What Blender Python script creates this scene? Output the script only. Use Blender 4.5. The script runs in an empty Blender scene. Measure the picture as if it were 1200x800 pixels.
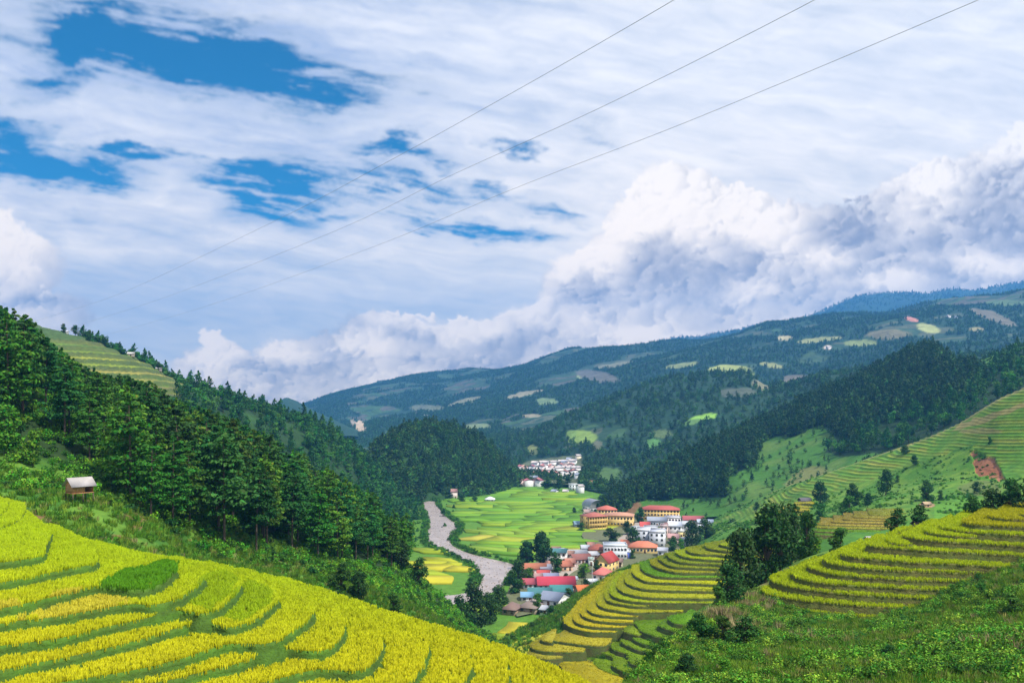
import bpy, math, random
import numpy as np
from mathutils import Vector, Matrix
from mathutils.geometry import tessellate_polygon

R = math.radians
random.seed(11)
rng = np.random.default_rng(11)
scn = bpy.context.scene
C = scn.collection

# ------------------------------------------------------------------ camera, world, sun
FOC, CX, HY = 1000.0, 600.0, 480.0          # a 30 mm lens on a 1200 px wide frame, horizon at row 480
cam = bpy.data.cameras.new('camera')
cam.lens = 30.0
cam.sensor_width = 36.0
cam.shift_y = (HY - 400.0) / 1200.0
cam.clip_start = 0.5
cam.clip_end = 60000
camo = bpy.data.objects.new('camera', cam)
C.objects.link(camo)
camo.rotation_euler = (R(90), 0, 0)
scn.camera = camo

SUN_EL, SUN_AZ = 56.0, 128.0                # azimuth clockwise from +Y: behind the camera on its right
sdir = Vector((math.sin(R(SUN_AZ)) * math.cos(R(SUN_EL)), math.cos(R(SUN_AZ)) * math.cos(R(SUN_EL)), math.sin(R(SUN_EL))))
sun = bpy.data.lights.new('sun', 'SUN')
sun.energy = 4.8
sun.angle = R(0.5)
sun.color = (1.0, 0.95, 0.86)
suno = bpy.data.objects.new('sun', sun)
suno.rotation_euler = (-sdir).to_track_quat('-Z', 'Y').to_euler()
C.objects.link(suno)

scn.view_settings.view_transform = 'Standard'
scn.view_settings.look = 'None'
scn.view_settings.exposure = 0.3
scn.view_settings.gamma = 1.0
scn.view_settings.use_curve_mapping = False
scn.cycles.max_bounces = 6
scn.cycles.diffuse_bounces = 3
scn.cycles.glossy_bounces = 2
scn.cycles.transmission_bounces = 2
scn.cycles.volume_bounces = 1
scn.cycles.transparent_max_bounces = 6
scn.cycles.use_denoising = True


# ------------------------------------------------------------------ noise
_p = np.random.default_rng(5).permutation(256).astype(np.int32)
_p = np.concatenate([_p, _p, _p])
_ga = np.random.default_rng(6).uniform(0, 2 * np.pi, 256).astype(np.float32)
_gx, _gy = np.cos(_ga), np.sin(_ga)


def perlin(x, y):
    x = np.asarray(x, np.float32); y = np.asarray(y, np.float32)
    xi = np.floor(x); yi = np.floor(y)
    fx = x - xi; fy = y - yi
    xi = xi.astype(np.int32) & 255; yi = yi.astype(np.int32) & 255
    u = fx * fx * fx * (fx * (fx * 6 - 15) + 10); v = fy * fy * fy * (fy * (fy * 6 - 15) + 10)
    a = _p[xi] + yi; b = _p[xi + 1] + yi
    h = _p[a]; n00 = _gx[h] * fx + _gy[h] * fy
    h = _p[b]; n10 = _gx[h] * (fx - 1) + _gy[h] * fy
    h = _p[a + 1]; n01 = _gx[h] * fx + _gy[h] * (fy - 1)
    h = _p[b + 1]; n11 = _gx[h] * (fx - 1) + _gy[h] * (fy - 1)
    n0 = n00 + u * (n10 - n00); n1 = n01 + u * (n11 - n01)
    return (n0 + v * (n1 - n0)) * 1.4


def fbm(x, y, o=4, g=0.5, l=2.03):
    s = 0.0; a = 1.0; t = 0.0
    for i in range(o):
        s = s + a * perlin(x + 17.3 * i, y - 9.1 * i); t += a
        a *= g; x = x * l; y = y * l
    return s / t


def billow(x, y, o=4, g=0.5):
    s = 0.0; a = 1.0; t = 0.0
    for i in range(o):
        s = s + a * (1 - 2.0 * np.abs(perlin(x + 7.7 * i, y + 3.1 * i))); t += a
        a *= g; x = x * 2.07; y = y * 2.07
    return s / t


def sstep(a, b, x):
    t = np.clip((x - a) / (b - a), 0, 1)
    return t * t * (3 - 2 * t)


def lin(c):                                  # sRGB 0-255 to linear
    c = np.asarray(c, float) / 255
    return np.where(c <= 0.04045, c / 12.92, ((c + 0.055) / 1.055) ** 2.4)


# ------------------------------------------------------------------ sky: physical sky + a map of clouds over it
def cloud_map(W=3072, H=900):
    u = (np.arange(W) + 0.5) / W
    v = (np.arange(H) + 0.5) / H
    az = ((u - 0.5) * np.pi).astype(np.float32)[None, :]
    el = ((v ** 2) * np.pi / 2).astype(np.float32)[:, None]
    azc = np.clip(az, -1.25, 1.25)
    x = CX + FOC * np.tan(azc * 0.999) * np.ones_like(el)
    y = HY - FOC * np.tan(np.clip(el, 0, 1.25)) / np.cos(azc)
    x = np.where(np.abs(x - CX) > 900, CX + np.sign(x - CX) * (900 + 350 * np.log(np.maximum(np.abs(x - CX), 900) / 900)), x)
    y = np.where(y < -300, -300 - 500 * np.log((HY - y) / (HY + 300)), y).astype(np.float32)
    x = x.astype(np.float32)
    # high veil with blue holes
    wx = fbm(x / 170, y / 95, 4); wy = fbm(x / 170 + 40, y / 95 + 11, 4)
    w3 = fbm(x / 55 + 3, y / 26, 4, .6); w4 = fbm(x / 55 + 70, y / 26 + 9, 4, .6)
    X = x + 80 * wx + 34 * w3; Y = y + 40 * wy + 20 * w4
    holes = np.zeros_like(X)
    for hx, hy, rx, ry, ang, s in [(250, 65, 175, 42, 12, 1.25), (165, 35, 70, 30, -15, .8), (340, 100, 75, 12, 8, .9), (45, 186, 95, 26, 8, 1.15),
                                   (172, 182, 50, 13, 5, 1.0), (330, 218, 75, 24, 3, 1.1), (345, 252, 70, 14, 3, .7), (470, 180, 58, 11, 5, .9), (605, 170, 14, 7, 0, .6),
                                   (540, 262, 90, 12, 6, 1.0), (430, 205, 120, 14, 8, .7), (560, 215, 70, 10, 6, .6), (90, 90, 60, 20, -20, .8), (640, 240, 60, 10, 8, .5), (700, 160, 60, 22, 10, .35), (450, 230, 90, 16, 5, .4),
                                   (-260, 120, 200, 50, 10, 1.1), (-500, 10, 200, 70, 0, 1), (300, -330, 330, 70, 5, 1.1), (1500, -160, 260, 60, 0, .9), (-200, -380, 260, 80, 0, 1), (900, -520, 300, 90, 0, 1)]:
        c, s_ = math.cos(R(ang)), math.sin(R(ang))
        dx, dy = X - hx, Y - hy
        a = (dx * c + dy * s_) / rx; b = (-dx * s_ + dy * c) / ry
        holes = np.maximum(holes, s * np.exp(-0.75 * (a * a + b * b)))
    streak = fbm(x / 210 + 0.3 * wy, y / 38 - x / 900 + 0.6 * wx, 5, 0.55)
    fine = fbm(x / 60 + wx, y / 22 + wy, 4, 0.6)
    xr = x * .985 + y * .17; yr = y * .985 - x * .17
    wisp = fbm(xr / 120 + 1.3 * wy, yr / 9 + 2 * wx, 5, 0.62)
    wis2 = fbm(xr / 300 + 1.0 * wx, yr / 26 + 1.5 * wy, 5, 0.6)
    hh_ = holes * (1.10 + .55 * fine + .95 * wisp + .4 * wis2) + .50 * streak * (holes + .15) + .55 * wis2 * (holes + .30) + .25 * wisp * (holes + .25) + .10 * sstep(900, 200, x) * sstep(420, 150, y)
    veil = 1.0 - 1.0 * sstep(0.10, 1.02, hh_) ** 1.15
    veil = np.clip(veil, 0, 1)
    t = sstep(250, 900, x)[..., None]
    shade = (0.55 + 0.60 * wis2 + .45 * streak + 0.25 * fine + .3 * wisp)
    cA, cB = lin([152, 174, 212]), lin([240, 244, 250])
    cR0, cR1 = lin([204, 214, 228]), lin([250, 252, 254])
    sh = np.clip(shade, 0, 1)[..., None]
    rgb = (cA * (1 - sh) + cB * sh) * (1 - t) + (cR0 * (1 - sh) + cR1 * sh) * t
    lowg = (sstep(230, 400, y) * sstep(1000, 500, x) * .55)[..., None]
    rgb = rgb * (1 - lowg) + lin([176, 196, 222]) * lowg
    alpha = veil
    # cumulus bank
    ox = np.array([-900, -500, -200, -60, 0, 22, 40, 58, 90, 160, 205, 222, 250, 272, 300, 330, 370, 400, 440, 470, 520, 570, 620, 655, 675, 700, 722, 745, 785, 830, 870, 910, 945, 970, 1000, 1040, 1066, 1095, 1130, 1165, 1200, 1300, 1500, 1900])
    oy = np.array([330, 260, 210, 225, 232, 252, 280, 330, 420, 440, 430, 415, 388, 400, 418, 396, 384, 385, 362, 362, 372, 372, 352, 345, 292, 288, 246, 212, 186, 208, 218, 228, 236, 232, 226, 222, 190, 186, 190, 168, 138, 120, 190, 260])
    w1 = fbm(x / 80 + 3, y / 70, 3); w2 = fbm(x / 80 + 33, y / 70 + 8, 3)
    f1 = fbm(x / 13 + 5, y / 12, 4, .62); f2 = fbm(x / 13 + 60, y / 12 + 30, 4, .62)
    xx = x + 22 * w1 + 9 * f1; yy = y + 18 * w2 + 8 * f2
    out = np.interp(x + 12 * w1, ox, oy).astype(np.float32)
    dk = np.zeros_like(x)
    for bx, by, rx, ry, s in [(1000, 268, 62, 42, 1.1), (950, 262, 40, 26, .8), (1185, 262, 75, 55, 1.0), (1090, 288, 60, 26, .7), (800, 322, 75, 32, 1.0), (692, 345, 36, 22, 1.0), (770, 295, 32, 22, .7),
                              (860, 290, 40, 30, .55), (385, 372, 80, 22, 1.0), (480, 395, 60, 22, .6), (600, 398, 90, 20, .55), (1180, 205, 40, 24, .5), (1100, 320, 130, 22, .7), (900, 345, 120, 20, .5), (330, 430, 110, 20, .7), (45, 350, 30, 10, 1.),
                              (560, 425, 120, 14, .6), (-300, 330, 150, 60, 1), (1500, 300, 200, 60, 1)]:
        dk = np.maximum(dk, s * np.exp(-1.1 * (((xx - bx) / rx) ** 2 + ((yy - by) / ry) ** 2) ** 1.2))
    wh = np.zeros_like(x)
    for bx, by, rx, ry in [(790, 238, 90, 44), (900, 262, 60, 30), (1085, 208, 34, 22), (740, 250, 40, 40), (670, 300, 26, 22), (255, 415, 40, 28), (15, 280, 60, 60), (430, 400, 40, 16), (330, 415, 40, 16), (620, 360, 30, 16), (560, 385, 40, 16), (760, 215, 50, 22), (850, 235, 60, 24), (1150, 310, 60, 14), (1050, 330, 50, 10), (740, 390, 60, 12), (480, 372, 60, 16), (965, 300, 30, 14), (870, 340, 40, 14), (1180, 160, 60, 30), (530, 372, 26, 10), (700, 300, 30, 20)]:
        wh = np.maximum(wh, np.exp(-1.1 * (((xx - bx) / rx) ** 2 + ((yy - by) / ry) ** 2) ** 1.2))
    g0, g1, g2 = lin([138, 140, 154]), lin([206, 208, 214]), lin([255, 254, 251])
    pr = np.random.default_rng(77)
    puffs = []
    for i in range(3600):
        t_ = pr.random()
        r = 6 + 46 * pr.random() ** 3.0
        px_ = pr.uniform(-260, 1500)
        oy_ = np.interp(px_, ox, oy)
        dep = pr.random() ** 1.5 * 210
        py_ = oy_ + r * .8 + dep
        if py_ > 475: continue
        if dep > 120: r *= 1.25
        puffs.append((py_ - r * .9 + pr.normal() * 16, px_, py_, r))
    puffs.sort()
    C_ = np.zeros(x.shape + (3,), np.float32); A_ = np.zeros_like(x)
    body = sstep(-6, 26, yy - out - 14)
    bl_ = np.clip(.42 + .55 * wh - .62 * dk + .35 * w1 + .2 * f1, 0, 1)[..., None]
    bc = np.where(bl_ < 0.5, g0 + (g1 - g0) * bl_ * 2, g1 + (g2 - g1) * (bl_ - 0.5) * 2)
    C_[:] = bc; A_[:] = body
    for _, px_, py_, r in puffs:
        m_ = r + 42
        x0, x1 = px_ - m_, px_ + m_; y0, y1 = py_ - m_, py_ + m_
        xc = max(-290, x0), min(1490, x1)
        a0 = math.atan((x0 - CX) / FOC); a1 = math.atan((x1 - CX) / FOC)
        i0 = int((a0 / math.pi + .5) * W); i1 = int((a1 / math.pi + .5) * W) + 2
        ca_ = math.cos(math.atan((px_ - CX) / FOC))
        e0 = math.atan(max(0, (HY - y1)) / FOC * ca_ * .93); e1 = math.atan((HY - y0) / FOC * min(1, ca_ * 1.07))
        j0 = int(math.sqrt(e0 / (math.pi / 2)) * H); j1 = int(math.sqrt(max(e1, 1e-4) / (math.pi / 2)) * H) + 2
        if i0 < 0 or i1 > W or j1 <= j0: continue
        sl = (slice(j0, j1), slice(i0, i1))
        nx = (xx[sl] - px_) / r; ny = (yy[sl] - py_) / (r * .86)
        q = np.sqrt(nx * nx + ny * ny)
        a = (1 - sstep(.72, 1.0, q)) * sstep(1.3, -.2, ny) * .95
        nz = np.sqrt(np.clip(1 - q * q, 0, 1))
        lm = np.clip(.40 + .50 * (-.55 * nx - .8 * ny) + .14 * nz + .62 * wh[sl] - .55 * dk[sl] + .22 * f1[sl] + .25 * w1[sl], 0, 1)[..., None]
        cc = np.where(lm < 0.5, g0 + (g1 - g0) * lm * 2, g1 + (g2 - g1) * (lm - 0.5) * 2)
        k_ = a[..., None] * (.9 if r < 20 else .66)
        C_[sl] = C_[sl] * (1 - k_) + cc * k_
        A_[sl] = np.maximum(A_[sl], a)
    ca3 = A_[..., None]; ca = A_
    rgb = rgb * (1 - ca3) + C_ * ca3
    alpha = alpha * (1 - ca) + ca * 0.99
    # low clouds painted brighter and warmer to offset the blue haze volume before them
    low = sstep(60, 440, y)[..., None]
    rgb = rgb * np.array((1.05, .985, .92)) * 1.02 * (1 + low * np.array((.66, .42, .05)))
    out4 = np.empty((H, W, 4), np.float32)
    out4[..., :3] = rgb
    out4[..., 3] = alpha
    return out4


def make_world():
    w = bpy.data.worlds.new('World')
    scn.world = w
    w.use_nodes = True
    nt = w.node_tree; N = nt.nodes; L = nt.links
    N.clear()

    def m(op, a, b=None, c=None):
        n = N.new('ShaderNodeMath'); n.operation = op
        for i, s in enumerate((a, b, c)):
            if s is None: continue
            if isinstance(s, (int, float)): n.inputs[i].default_value = s
            else: L.new(s, n.inputs[i])
        return n.outputs[0]
    px = cloud_map()
    H, W = px.shape[:2]
    img = bpy.data.images.new('cloud_map', W, H, alpha=False, float_buffer=True)
    img.colorspace_settings.name = 'Non-Color'
    ia = bpy.data.images.new('cloud_cover', W, H, alpha=False, float_buffer=True)
    ia.colorspace_settings.name = 'Non-Color'
    a4 = np.repeat(px[..., 3:4], 4, axis=2); a4[..., 3] = 1
    al = px.copy(); al[..., 3] = 1
    img.pixels.foreach_set(al.ravel()); ia.pixels.foreach_set(a4.ravel())
    img.pack(); ia.pack()
    tc = N.new('ShaderNodeTexCoord')
    sp = N.new('ShaderNodeSeparateXYZ'); L.new(tc.outputs['Generated'], sp.inputs[0])
    az = m('ARCTAN2', sp.outputs[0], m('ABSOLUTE', sp.outputs[1]))
    uu = m('ADD', m('DIVIDE', az, math.pi), 0.5)
    el = m('ARCSINE', m('MAXIMUM', sp.outputs[2], 0.0))
    vv = m('POWER', m('DIVIDE', el, math.pi / 2), 0.5)
    cb = N.new('ShaderNodeCombineXYZ'); L.new(uu, cb.inputs[0]); L.new(vv, cb.inputs[1])
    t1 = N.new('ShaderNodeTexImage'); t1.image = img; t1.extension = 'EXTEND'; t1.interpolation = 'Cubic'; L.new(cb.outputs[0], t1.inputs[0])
    t2 = N.new('ShaderNodeTexImage'); t2.image = ia; t2.extension = 'EXTEND'; t2.interpolation = 'Cubic'; L.new(cb.outputs[0], t2.inputs[0])
    sky = N.new('ShaderNodeTexSky'); sky.sky_type = 'NISHITA'; sky.sun_disc = False
    sky.sun_elevation = R(SUN_EL); sky.sun_rotation = R(SUN_AZ)
    sky.altitude = 900; sky.air_density = 1.0; sky.dust_density = 0.3; sky.ozone_density = 3.0
    hs = N.new('ShaderNodeHueSaturation'); hs.inputs['Saturation'].default_value = 2.1; hs.inputs['Value'].default_value = 1.0
    hs.inputs['Hue'].default_value = 0.487
    L.new(sky.outputs[0], hs.inputs['Color'])
    bg1 = N.new('ShaderNodeBackground'); bg1.inputs[1].default_value = 0.085; L.new(hs.outputs[0], bg1.inputs[0])
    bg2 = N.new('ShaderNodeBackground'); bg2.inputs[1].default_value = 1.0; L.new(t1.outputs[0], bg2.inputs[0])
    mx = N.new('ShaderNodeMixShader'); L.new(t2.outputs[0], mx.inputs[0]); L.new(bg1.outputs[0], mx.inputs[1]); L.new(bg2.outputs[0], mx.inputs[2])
    o = N.new('ShaderNodeOutputWorld'); L.new(mx.outputs[0], o.inputs[0])


make_world()


# ------------------------------------------------------------------ geometry helpers
def P(px, py, d):                            # point seen at column px, row py, d metres ahead
    return np.array(((px - CX) / FOC * d, d, -(py - HY) / FOC * d))


def mesh_np(name, V, F, mats=(), col=None, mi=None, smooth=False):
    V = np.asarray(V, np.float32)
    me = bpy.data.meshes.new(name)
    if isinstance(F, np.ndarray): F = [F]
    F = [np.asarray(f, np.int32) for f in F if len(f)]
    loops = np.concatenate([f.ravel() for f in F]); cnt = np.concatenate([np.full(len(f), f.shape[1], np.int32) for f in F])
    me.vertices.add(len(V)); me.vertices.foreach_set('co', V.ravel())
    me.loops.add(len(loops)); me.loops.foreach_set('vertex_index', loops)
    me.polygons.add(len(cnt)); me.polygons.foreach_set('loop_start', np.concatenate([[0], np.cumsum(cnt)[:-1]]).astype(np.int32))
    me.polygons.foreach_set('loop_total', cnt)
    for m_ in mats: me.materials.append(m_)
    if mi is not None: me.polygons.foreach_set('material_index', np.asarray(mi, np.int32))
    if smooth: me.polygons.foreach_set('use_smooth', np.ones(len(cnt), bool))
    if col is not None:
        at = me.attributes.new('Col', 'FLOAT_COLOR', 'POINT')
        c4 = np.ones((len(V), 4), np.float32); c4[:, :3] = col
        at.data.foreach_set('color', c4.ravel())
    me.update(calc_edges=True)
    me.validate()
    return me


def link(name, me, parent=None, loc=None, rz=0.0, sc=None, label=None, cat=None, group=None, kind=None):
    o = bpy.data.objects.new(name, me)
    C.objects.link(o)
    if parent is not None: o.parent = parent
    if loc is not None: o.location = loc
    if rz: o.rotation_euler = (0, 0, rz)
    if sc is not None: o.scale = (sc, sc, sc) if isinstance(sc, (int, float)) else sc
    if label: o['label'] = label
    if cat: o['category'] = cat
    if group: o['group'] = group
    if kind: o['kind'] = kind
    return o


def catmull(pts, n):
    pts = np.asarray(pts, float)
    k = len(pts)
    e = np.vstack([2 * pts[0] - pts[1], pts, 2 * pts[-1] - pts[-2]])
    seg = np.linalg.norm(np.diff(pts, axis=0), axis=1); s = np.concatenate([[0], np.cumsum(seg)])
    t = np.linspace(0, s[-1], n)
    i = np.clip(np.searchsorted(s, t, side='right') - 1, 0, k - 2)
    f = ((t - s[i]) / np.maximum(seg[i], 1e-6))[:, None]
    p0, p1, p2, p3 = e[i], e[i + 1], e[i + 2], e[i + 3]
    return 0.5 * (2 * p1 + (p2 - p0) * f + (2 * p0 - 5 * p1 + 4 * p2 - p3) * f ** 2 + (3 * p1 - p0 - 3 * p2 + p3) * f ** 3)


def inpoly(x, y, poly):
    x = np.asarray(x); y = np.asarray(y); r = np.zeros(x.shape, bool)
    n = len(poly)
    for i in range(n):
        x1, y1 = poly[i][0], poly[i][1]; x2, y2 = poly[(i + 1) % n][0], poly[(i + 1) % n][1]
        if y1 == y2: continue
        c = ((y1 > y) != (y2 > y)) & (x < (x2 - x1) * (y - y1) / (y2 - y1) + x1)
        r ^= c
    return r


# ------------------------------------------------------------------ materials
def mat(name, color=None, attr=False, rough=0.85, var=0.25, scale=1.0, bump=0.0, bscale=None, spec=0.2, rnd=0.0, trans=0.0, metal=0.0, hue=0.0):
    m_ = bpy.data.materials.new(name); m_.use_nodes = True
    nt = m_.node_tree; N = nt.nodes; L = nt.links
    b = N['Principled BSDF']
    b.inputs['Roughness'].default_value = rough
    b.inputs['Specular IOR Level'].default_value = spec
    b.inputs['Metallic'].default_value = metal
    if attr:
        a = N.new('ShaderNodeAttribute'); a.attribute_name = 'Col'; src = a.outputs['Color']
    else:
        a = N.new('ShaderNodeRGB'); a.outputs[0].default_value = (*color, 1); src = a.outputs[0]
    g = N.new('ShaderNodeNewGeometry')
    nz = N.new('ShaderNodeTexNoise'); nz.inputs['Scale'].default_value = scale; nz.inputs['Detail'].default_value = 5; nz.inputs['Roughness'].default_value = 0.65
    tco = N.new('ShaderNodeTexCoord')
    L.new(tco.outputs['Object'], nz.inputs['Vector'])
    mr = N.new('ShaderNodeMapRange'); mr.inputs[1].default_value = 0.25; mr.inputs[2].default_value = 0.75
    mr.inputs[3].default_value = 1 - var; mr.inputs[4].default_value = 1 + var
    L.new(nz.outputs['Fac'], mr.inputs[0])
    val = mr.outputs[0]
    h = N.new('ShaderNodeHueSaturation'); L.new(src, h.inputs['Color'])
    if rnd or hue:
        oi = N.new('ShaderNodeObjectInfo')
        r1 = N.new('ShaderNodeMapRange'); r1.inputs[3].default_value = 1 - rnd; r1.inputs[4].default_value = 1 + rnd
        L.new(oi.outputs['Random'], r1.inputs[0])
        mu = N.new('ShaderNodeMath'); mu.operation = 'MULTIPLY'; L.new(val, mu.inputs[0]); L.new(r1.outputs[0], mu.inputs[1]); val = mu.outputs[0]
        if hue:
            wn = N.new('ShaderNodeMath'); wn.operation = 'FRACT'
            w2 = N.new('ShaderNodeMath'); w2.operation = 'MULTIPLY'; w2.inputs[1].default_value = 7.31
            L.new(oi.outputs['Random'], w2.inputs[0]); L.new(w2.outputs[0], wn.inputs[0])
            r2 = N.new('ShaderNodeMapRange'); r2.inputs[3].default_value = 0.5 - hue; r2.inputs[4].default_value = 0.5 + hue
            L.new(wn.outputs[0], r2.inputs[0]); L.new(r2.outputs[0], h.inputs['Hue'])
    L.new(val, h.inputs['Value'])
    L.new(h.outputs[0], b.inputs['Base Color'])
    if bump:
        n2 = N.new('ShaderNodeTexNoise'); n2.inputs['Scale'].default_value = bscale or scale * 4; n2.inputs['Detail'].default_value = 4
        L.new(tco.outputs['Object'], n2.inputs['Vector'])
        bp = N.new('ShaderNodeBump'); bp.inputs['Strength'].default_value = 1.0; bp.inputs['Distance'].default_value = bump
        L.new(n2.outputs['Fac'], bp.inputs['Height']); L.new(bp.outputs[0], b.inputs['Normal'])
    if trans:
        tr = N.new('ShaderNodeBsdfTranslucent'); L.new(h.outputs[0], tr.inputs[0])
        mx = N.new('ShaderNodeMixShader'); mx.inputs[0].default_value = trans
        L.new(b.outputs[0], mx.inputs[1]); L.new(tr.outputs[0], mx.inputs[2])
        L.new(mx.outputs[0], N['Material Output'].inputs[0])
    return m_


M_soil = mat('hill_cover', attr=True, var=0.30, scale=0.35, bump=0.25, bscale=1.6)
M_far = mat('far_cover', attr=True, var=0.28, scale=0.045, bump=5.0, bscale=0.06)
M_rice = mat('rice', attr=True, var=0.12, scale=0.5, rough=0.75, trans=0.25)
M_ricebed = mat('rice_bed', attr=True, var=0.22, scale=2.5, rough=0.9, bump=0.12, bscale=5)
M_bank = mat('bank_earth', attr=True, var=0.35, scale=1.5, bump=0.15, bscale=5)
M_leaf = mat('leaf', attr=True, var=0.22, scale=0.35, rough=0.7, trans=0.22, rnd=0.28, hue=0.018)
M_bark = mat('bark', color=(0.11, 0.085, 0.065), var=0.35, scale=3, bump=0.02, bscale=12)


# ------------------------------------------------------------------ foliage sources
def leaves(cen, rad, n, size, flat=0.6, shell=0.35, col=(0.05, 0.1, 0.02), cv=0.25, up=0.3):
    """small leaf-spray quads spread through ellipsoids; cen (k,3), rad (k,3)"""
    cen = np.atleast_2d(cen); rad = np.atleast_2d(rad)
    k = rng.integers(0, len(cen), n)
    d = rng.normal(size=(n, 3)); d /= np.linalg.norm(d, axis=1)[:, None]
    r = shell + (1 - shell) * rng.random(n) ** 0.5
    p = cen[k] + d * rad[k] * r[:, None]
    nrm = d * 0.9 + rng.normal(size=(n, 3)) * 0.55 + np.array([0, 0, up]); nrm /= np.linalg.norm(nrm, axis=1)[:, None]
    a = np.cross(nrm, rng.normal(size=(n, 3))); a /= np.linalg.norm(a, axis=1)[:, None]
    b = np.cross(nrm, a)
    s = (size * (0.6 + 0.8 * rng.random(n)))[:, None]
    q = np.stack([p - a * s - b * s * flat * .5, p + a * s * .35 - b * s * flat, p + a * s + b * s * flat * .4, p - a * s * .3 + b * s * flat], 1)
    V = q.reshape(-1, 3)
    F = np.arange(n * 4).reshape(n, 4)
    cc = np.array(col)[None] * (1 + cv * rng.normal(size=(n, 1))) * np.array([1, 1, 1]) + np.zeros((n, 3))
    cc[:, 0] *= 1 + 0.25 * rng.normal(size=n)
    cc = np.clip(cc, 0.004, 1)
    return V, F, np.repeat(cc, 4, axis=0)


def tube(pts, rads, n=6):
    pts = np.asarray(pts, float); V = []; F = []
    for i, (p, r) in enumerate(zip(pts, rads)):
        t = pts[min(i + 1, len(pts) - 1)] - pts[max(i - 1, 0)]; t /= np.linalg.norm(t)
        u = np.cross(t, [0.31, 0.9, 0.1]); u /= np.linalg.norm(u); w = np.cross(t, u)
        for k in range(n):
            a = 2 * math.pi * k / n
            V.append(p + r * (u * math.cos(a) + w * math.sin(a)))
    for i in range(len(pts) - 1):
        for k in range(n):
            F.append((i * n + k, i * n + (k + 1) % n, (i + 1) * n + (k + 1) % n, (i + 1) * n + k))
    return np.array(V), np.array(F)


def join(parts):
    V = []; F = []; K = []; o = 0
    for p in parts:
        V.append(p[0]); F.append(p[1] + o); o += len(p[0])
        if len(p) > 2: K.append(p[2])
    return np.vstack(V), np.vstack(F), (np.vstack(K) if K else None)


def pine_meshes(seed, H=17.0, q=900, lean=0.3, col=(0.020, 0.068, 0.012)):
    r_ = np.random.default_rng(seed)
    top = np.array([r_.normal() * lean, r_.normal() * lean, H])
    tr = [np.array([0, 0, -1.0]), np.array([0, 0, H * .35]), np.array([top[0] * .5, top[1] * .5, H * .7]), top]
    parts = [tube(tr, [H * .014, H * .012, H * .007, .03], 6)]
    cen = []; rad = []
    nw = int(H * .8)
    h0 = H * r_.uniform(.2, .36)
    for i in range(nw):
        f = i / (nw - 1)
        z = h0 + (H - h0) * f
        Rr = H * (0.27 * (1 - f) ** 0.58 + 0.03) * r_.uniform(.75, 1.15)
        if f < .12: Rr *= .75
        nb = 7 if f < .7 else 4
        for k in range(nb):
            a = r_.uniform(0, 2 * math.pi)
            rr = Rr * r_.uniform(.35, .9)
            c = np.array([math.cos(a) * rr + top[0] * f * f, math.sin(a) * rr + top[1] * f * f, z + r_.normal() * .3 + rr * .12])
            cen.append(c); s = Rr * r_.uniform(.28, .46)
            rad.append([s * 1.1, s * 1.1, s * .27])
            if k % 2 == 0:
                parts.append(tube([[top[0] * f * f, top[1] * f * f, z - .3], c], [.06, .02], 3))
    trunk = join(parts)
    L_ = leaves(cen, rad, q, H * .019, flat=.55, shell=.25, col=col, cv=.22, up=.8)
    return (mesh_np('trunk', trunk[0], trunk[1], [M_bark]), mesh_np('crown', L_[0], L_[1], [M_leaf], L_[2]))


def broad_meshes(seed, H=9.0, W=4.2, q=1600, leaf=.32, col=(0.035, 0.085, 0.014), nl=16, low=.25, cv=.25):
    r_ = np.random.default_rng(seed)
    cen = []; rad = []; parts = []
    for i in range(nl):
        a = r_.uniform(0, 2 * math.pi); f = r_.random()
        z = H * (low + (0.93 - low) * f)
        rr = W * .72 * math.sqrt(max(.05, 1 - (2 * f - .75) ** 2 * .6)) * r_.uniform(.3, 1) * (1 - .35 * f)
        c = np.array([math.cos(a) * rr, math.sin(a) * rr, z]); cen.append(c)
        s = W * r_.uniform(.28, .48); rad.append([s, s, s * r_.uniform(.6, .9)])
        parts.append(tube([[0, 0, H * .25], [c[0] * .4, c[1] * .4, H * .25 + (z - H * .25) * .55], c], [H * .014, H * .009, .03], 4))
    parts.append(tube([[0, 0, -.8], [.05, .1, H * .3], [0, .1, H * .72]], [H * .026, H * .02, H * .008], 7))
    t = join(parts)
    L_ = leaves(cen, rad, q, leaf, flat=.6, shell=.45, col=col, cv=cv, up=.25)
    return (mesh_np('trunk', t[0], t[1], [M_bark]), mesh_np('crown', L_[0], L_[1], [M_leaf], L_[2]))


def simple_tree(seed, kind, H, q, leaf, col):
    """one mesh: crown with a short trunk, for the mass of far forest"""
    r_ = np.random.default_rng(seed)
    cen = []; rad = []
    if kind == 'conifer':
        for i in range(9):
            f = i / 8; rr = H * (.29 * (1 - f) ** .6 + .03)
            for k in range(3):
                a = r_.uniform(0, 6.28); cen.append([math.cos(a) * rr * .6, math.sin(a) * rr * .6, H * (.2 + .78 * f)]); rad.append([rr * .6, rr * .6, H * .06])
    else:
        for i in range(8):
            a = r_.uniform(0, 6.28); rr = H * .27 * r_.random()
            cen.append([math.cos(a) * rr, math.sin(a) * rr, H * r_.uniform(.25, .8)]); s = H * r_.uniform(.16, .26); rad.append([s, s, s * .8])
    L_ = leaves(cen, rad, q, leaf, flat=.65, shell=.45, col=col, cv=.2, up=.4)
    t = tube([[0, 0, -1], [0, 0, H * .6]], [H * .02, H * .01], 4)
    V, F, K = join([(t[0], t[1], np.tile([.06, .045, .035], (len(t[0]), 1))), L_])
    return mesh_np('tree_source', V, F, [M_leaf], K)


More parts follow.
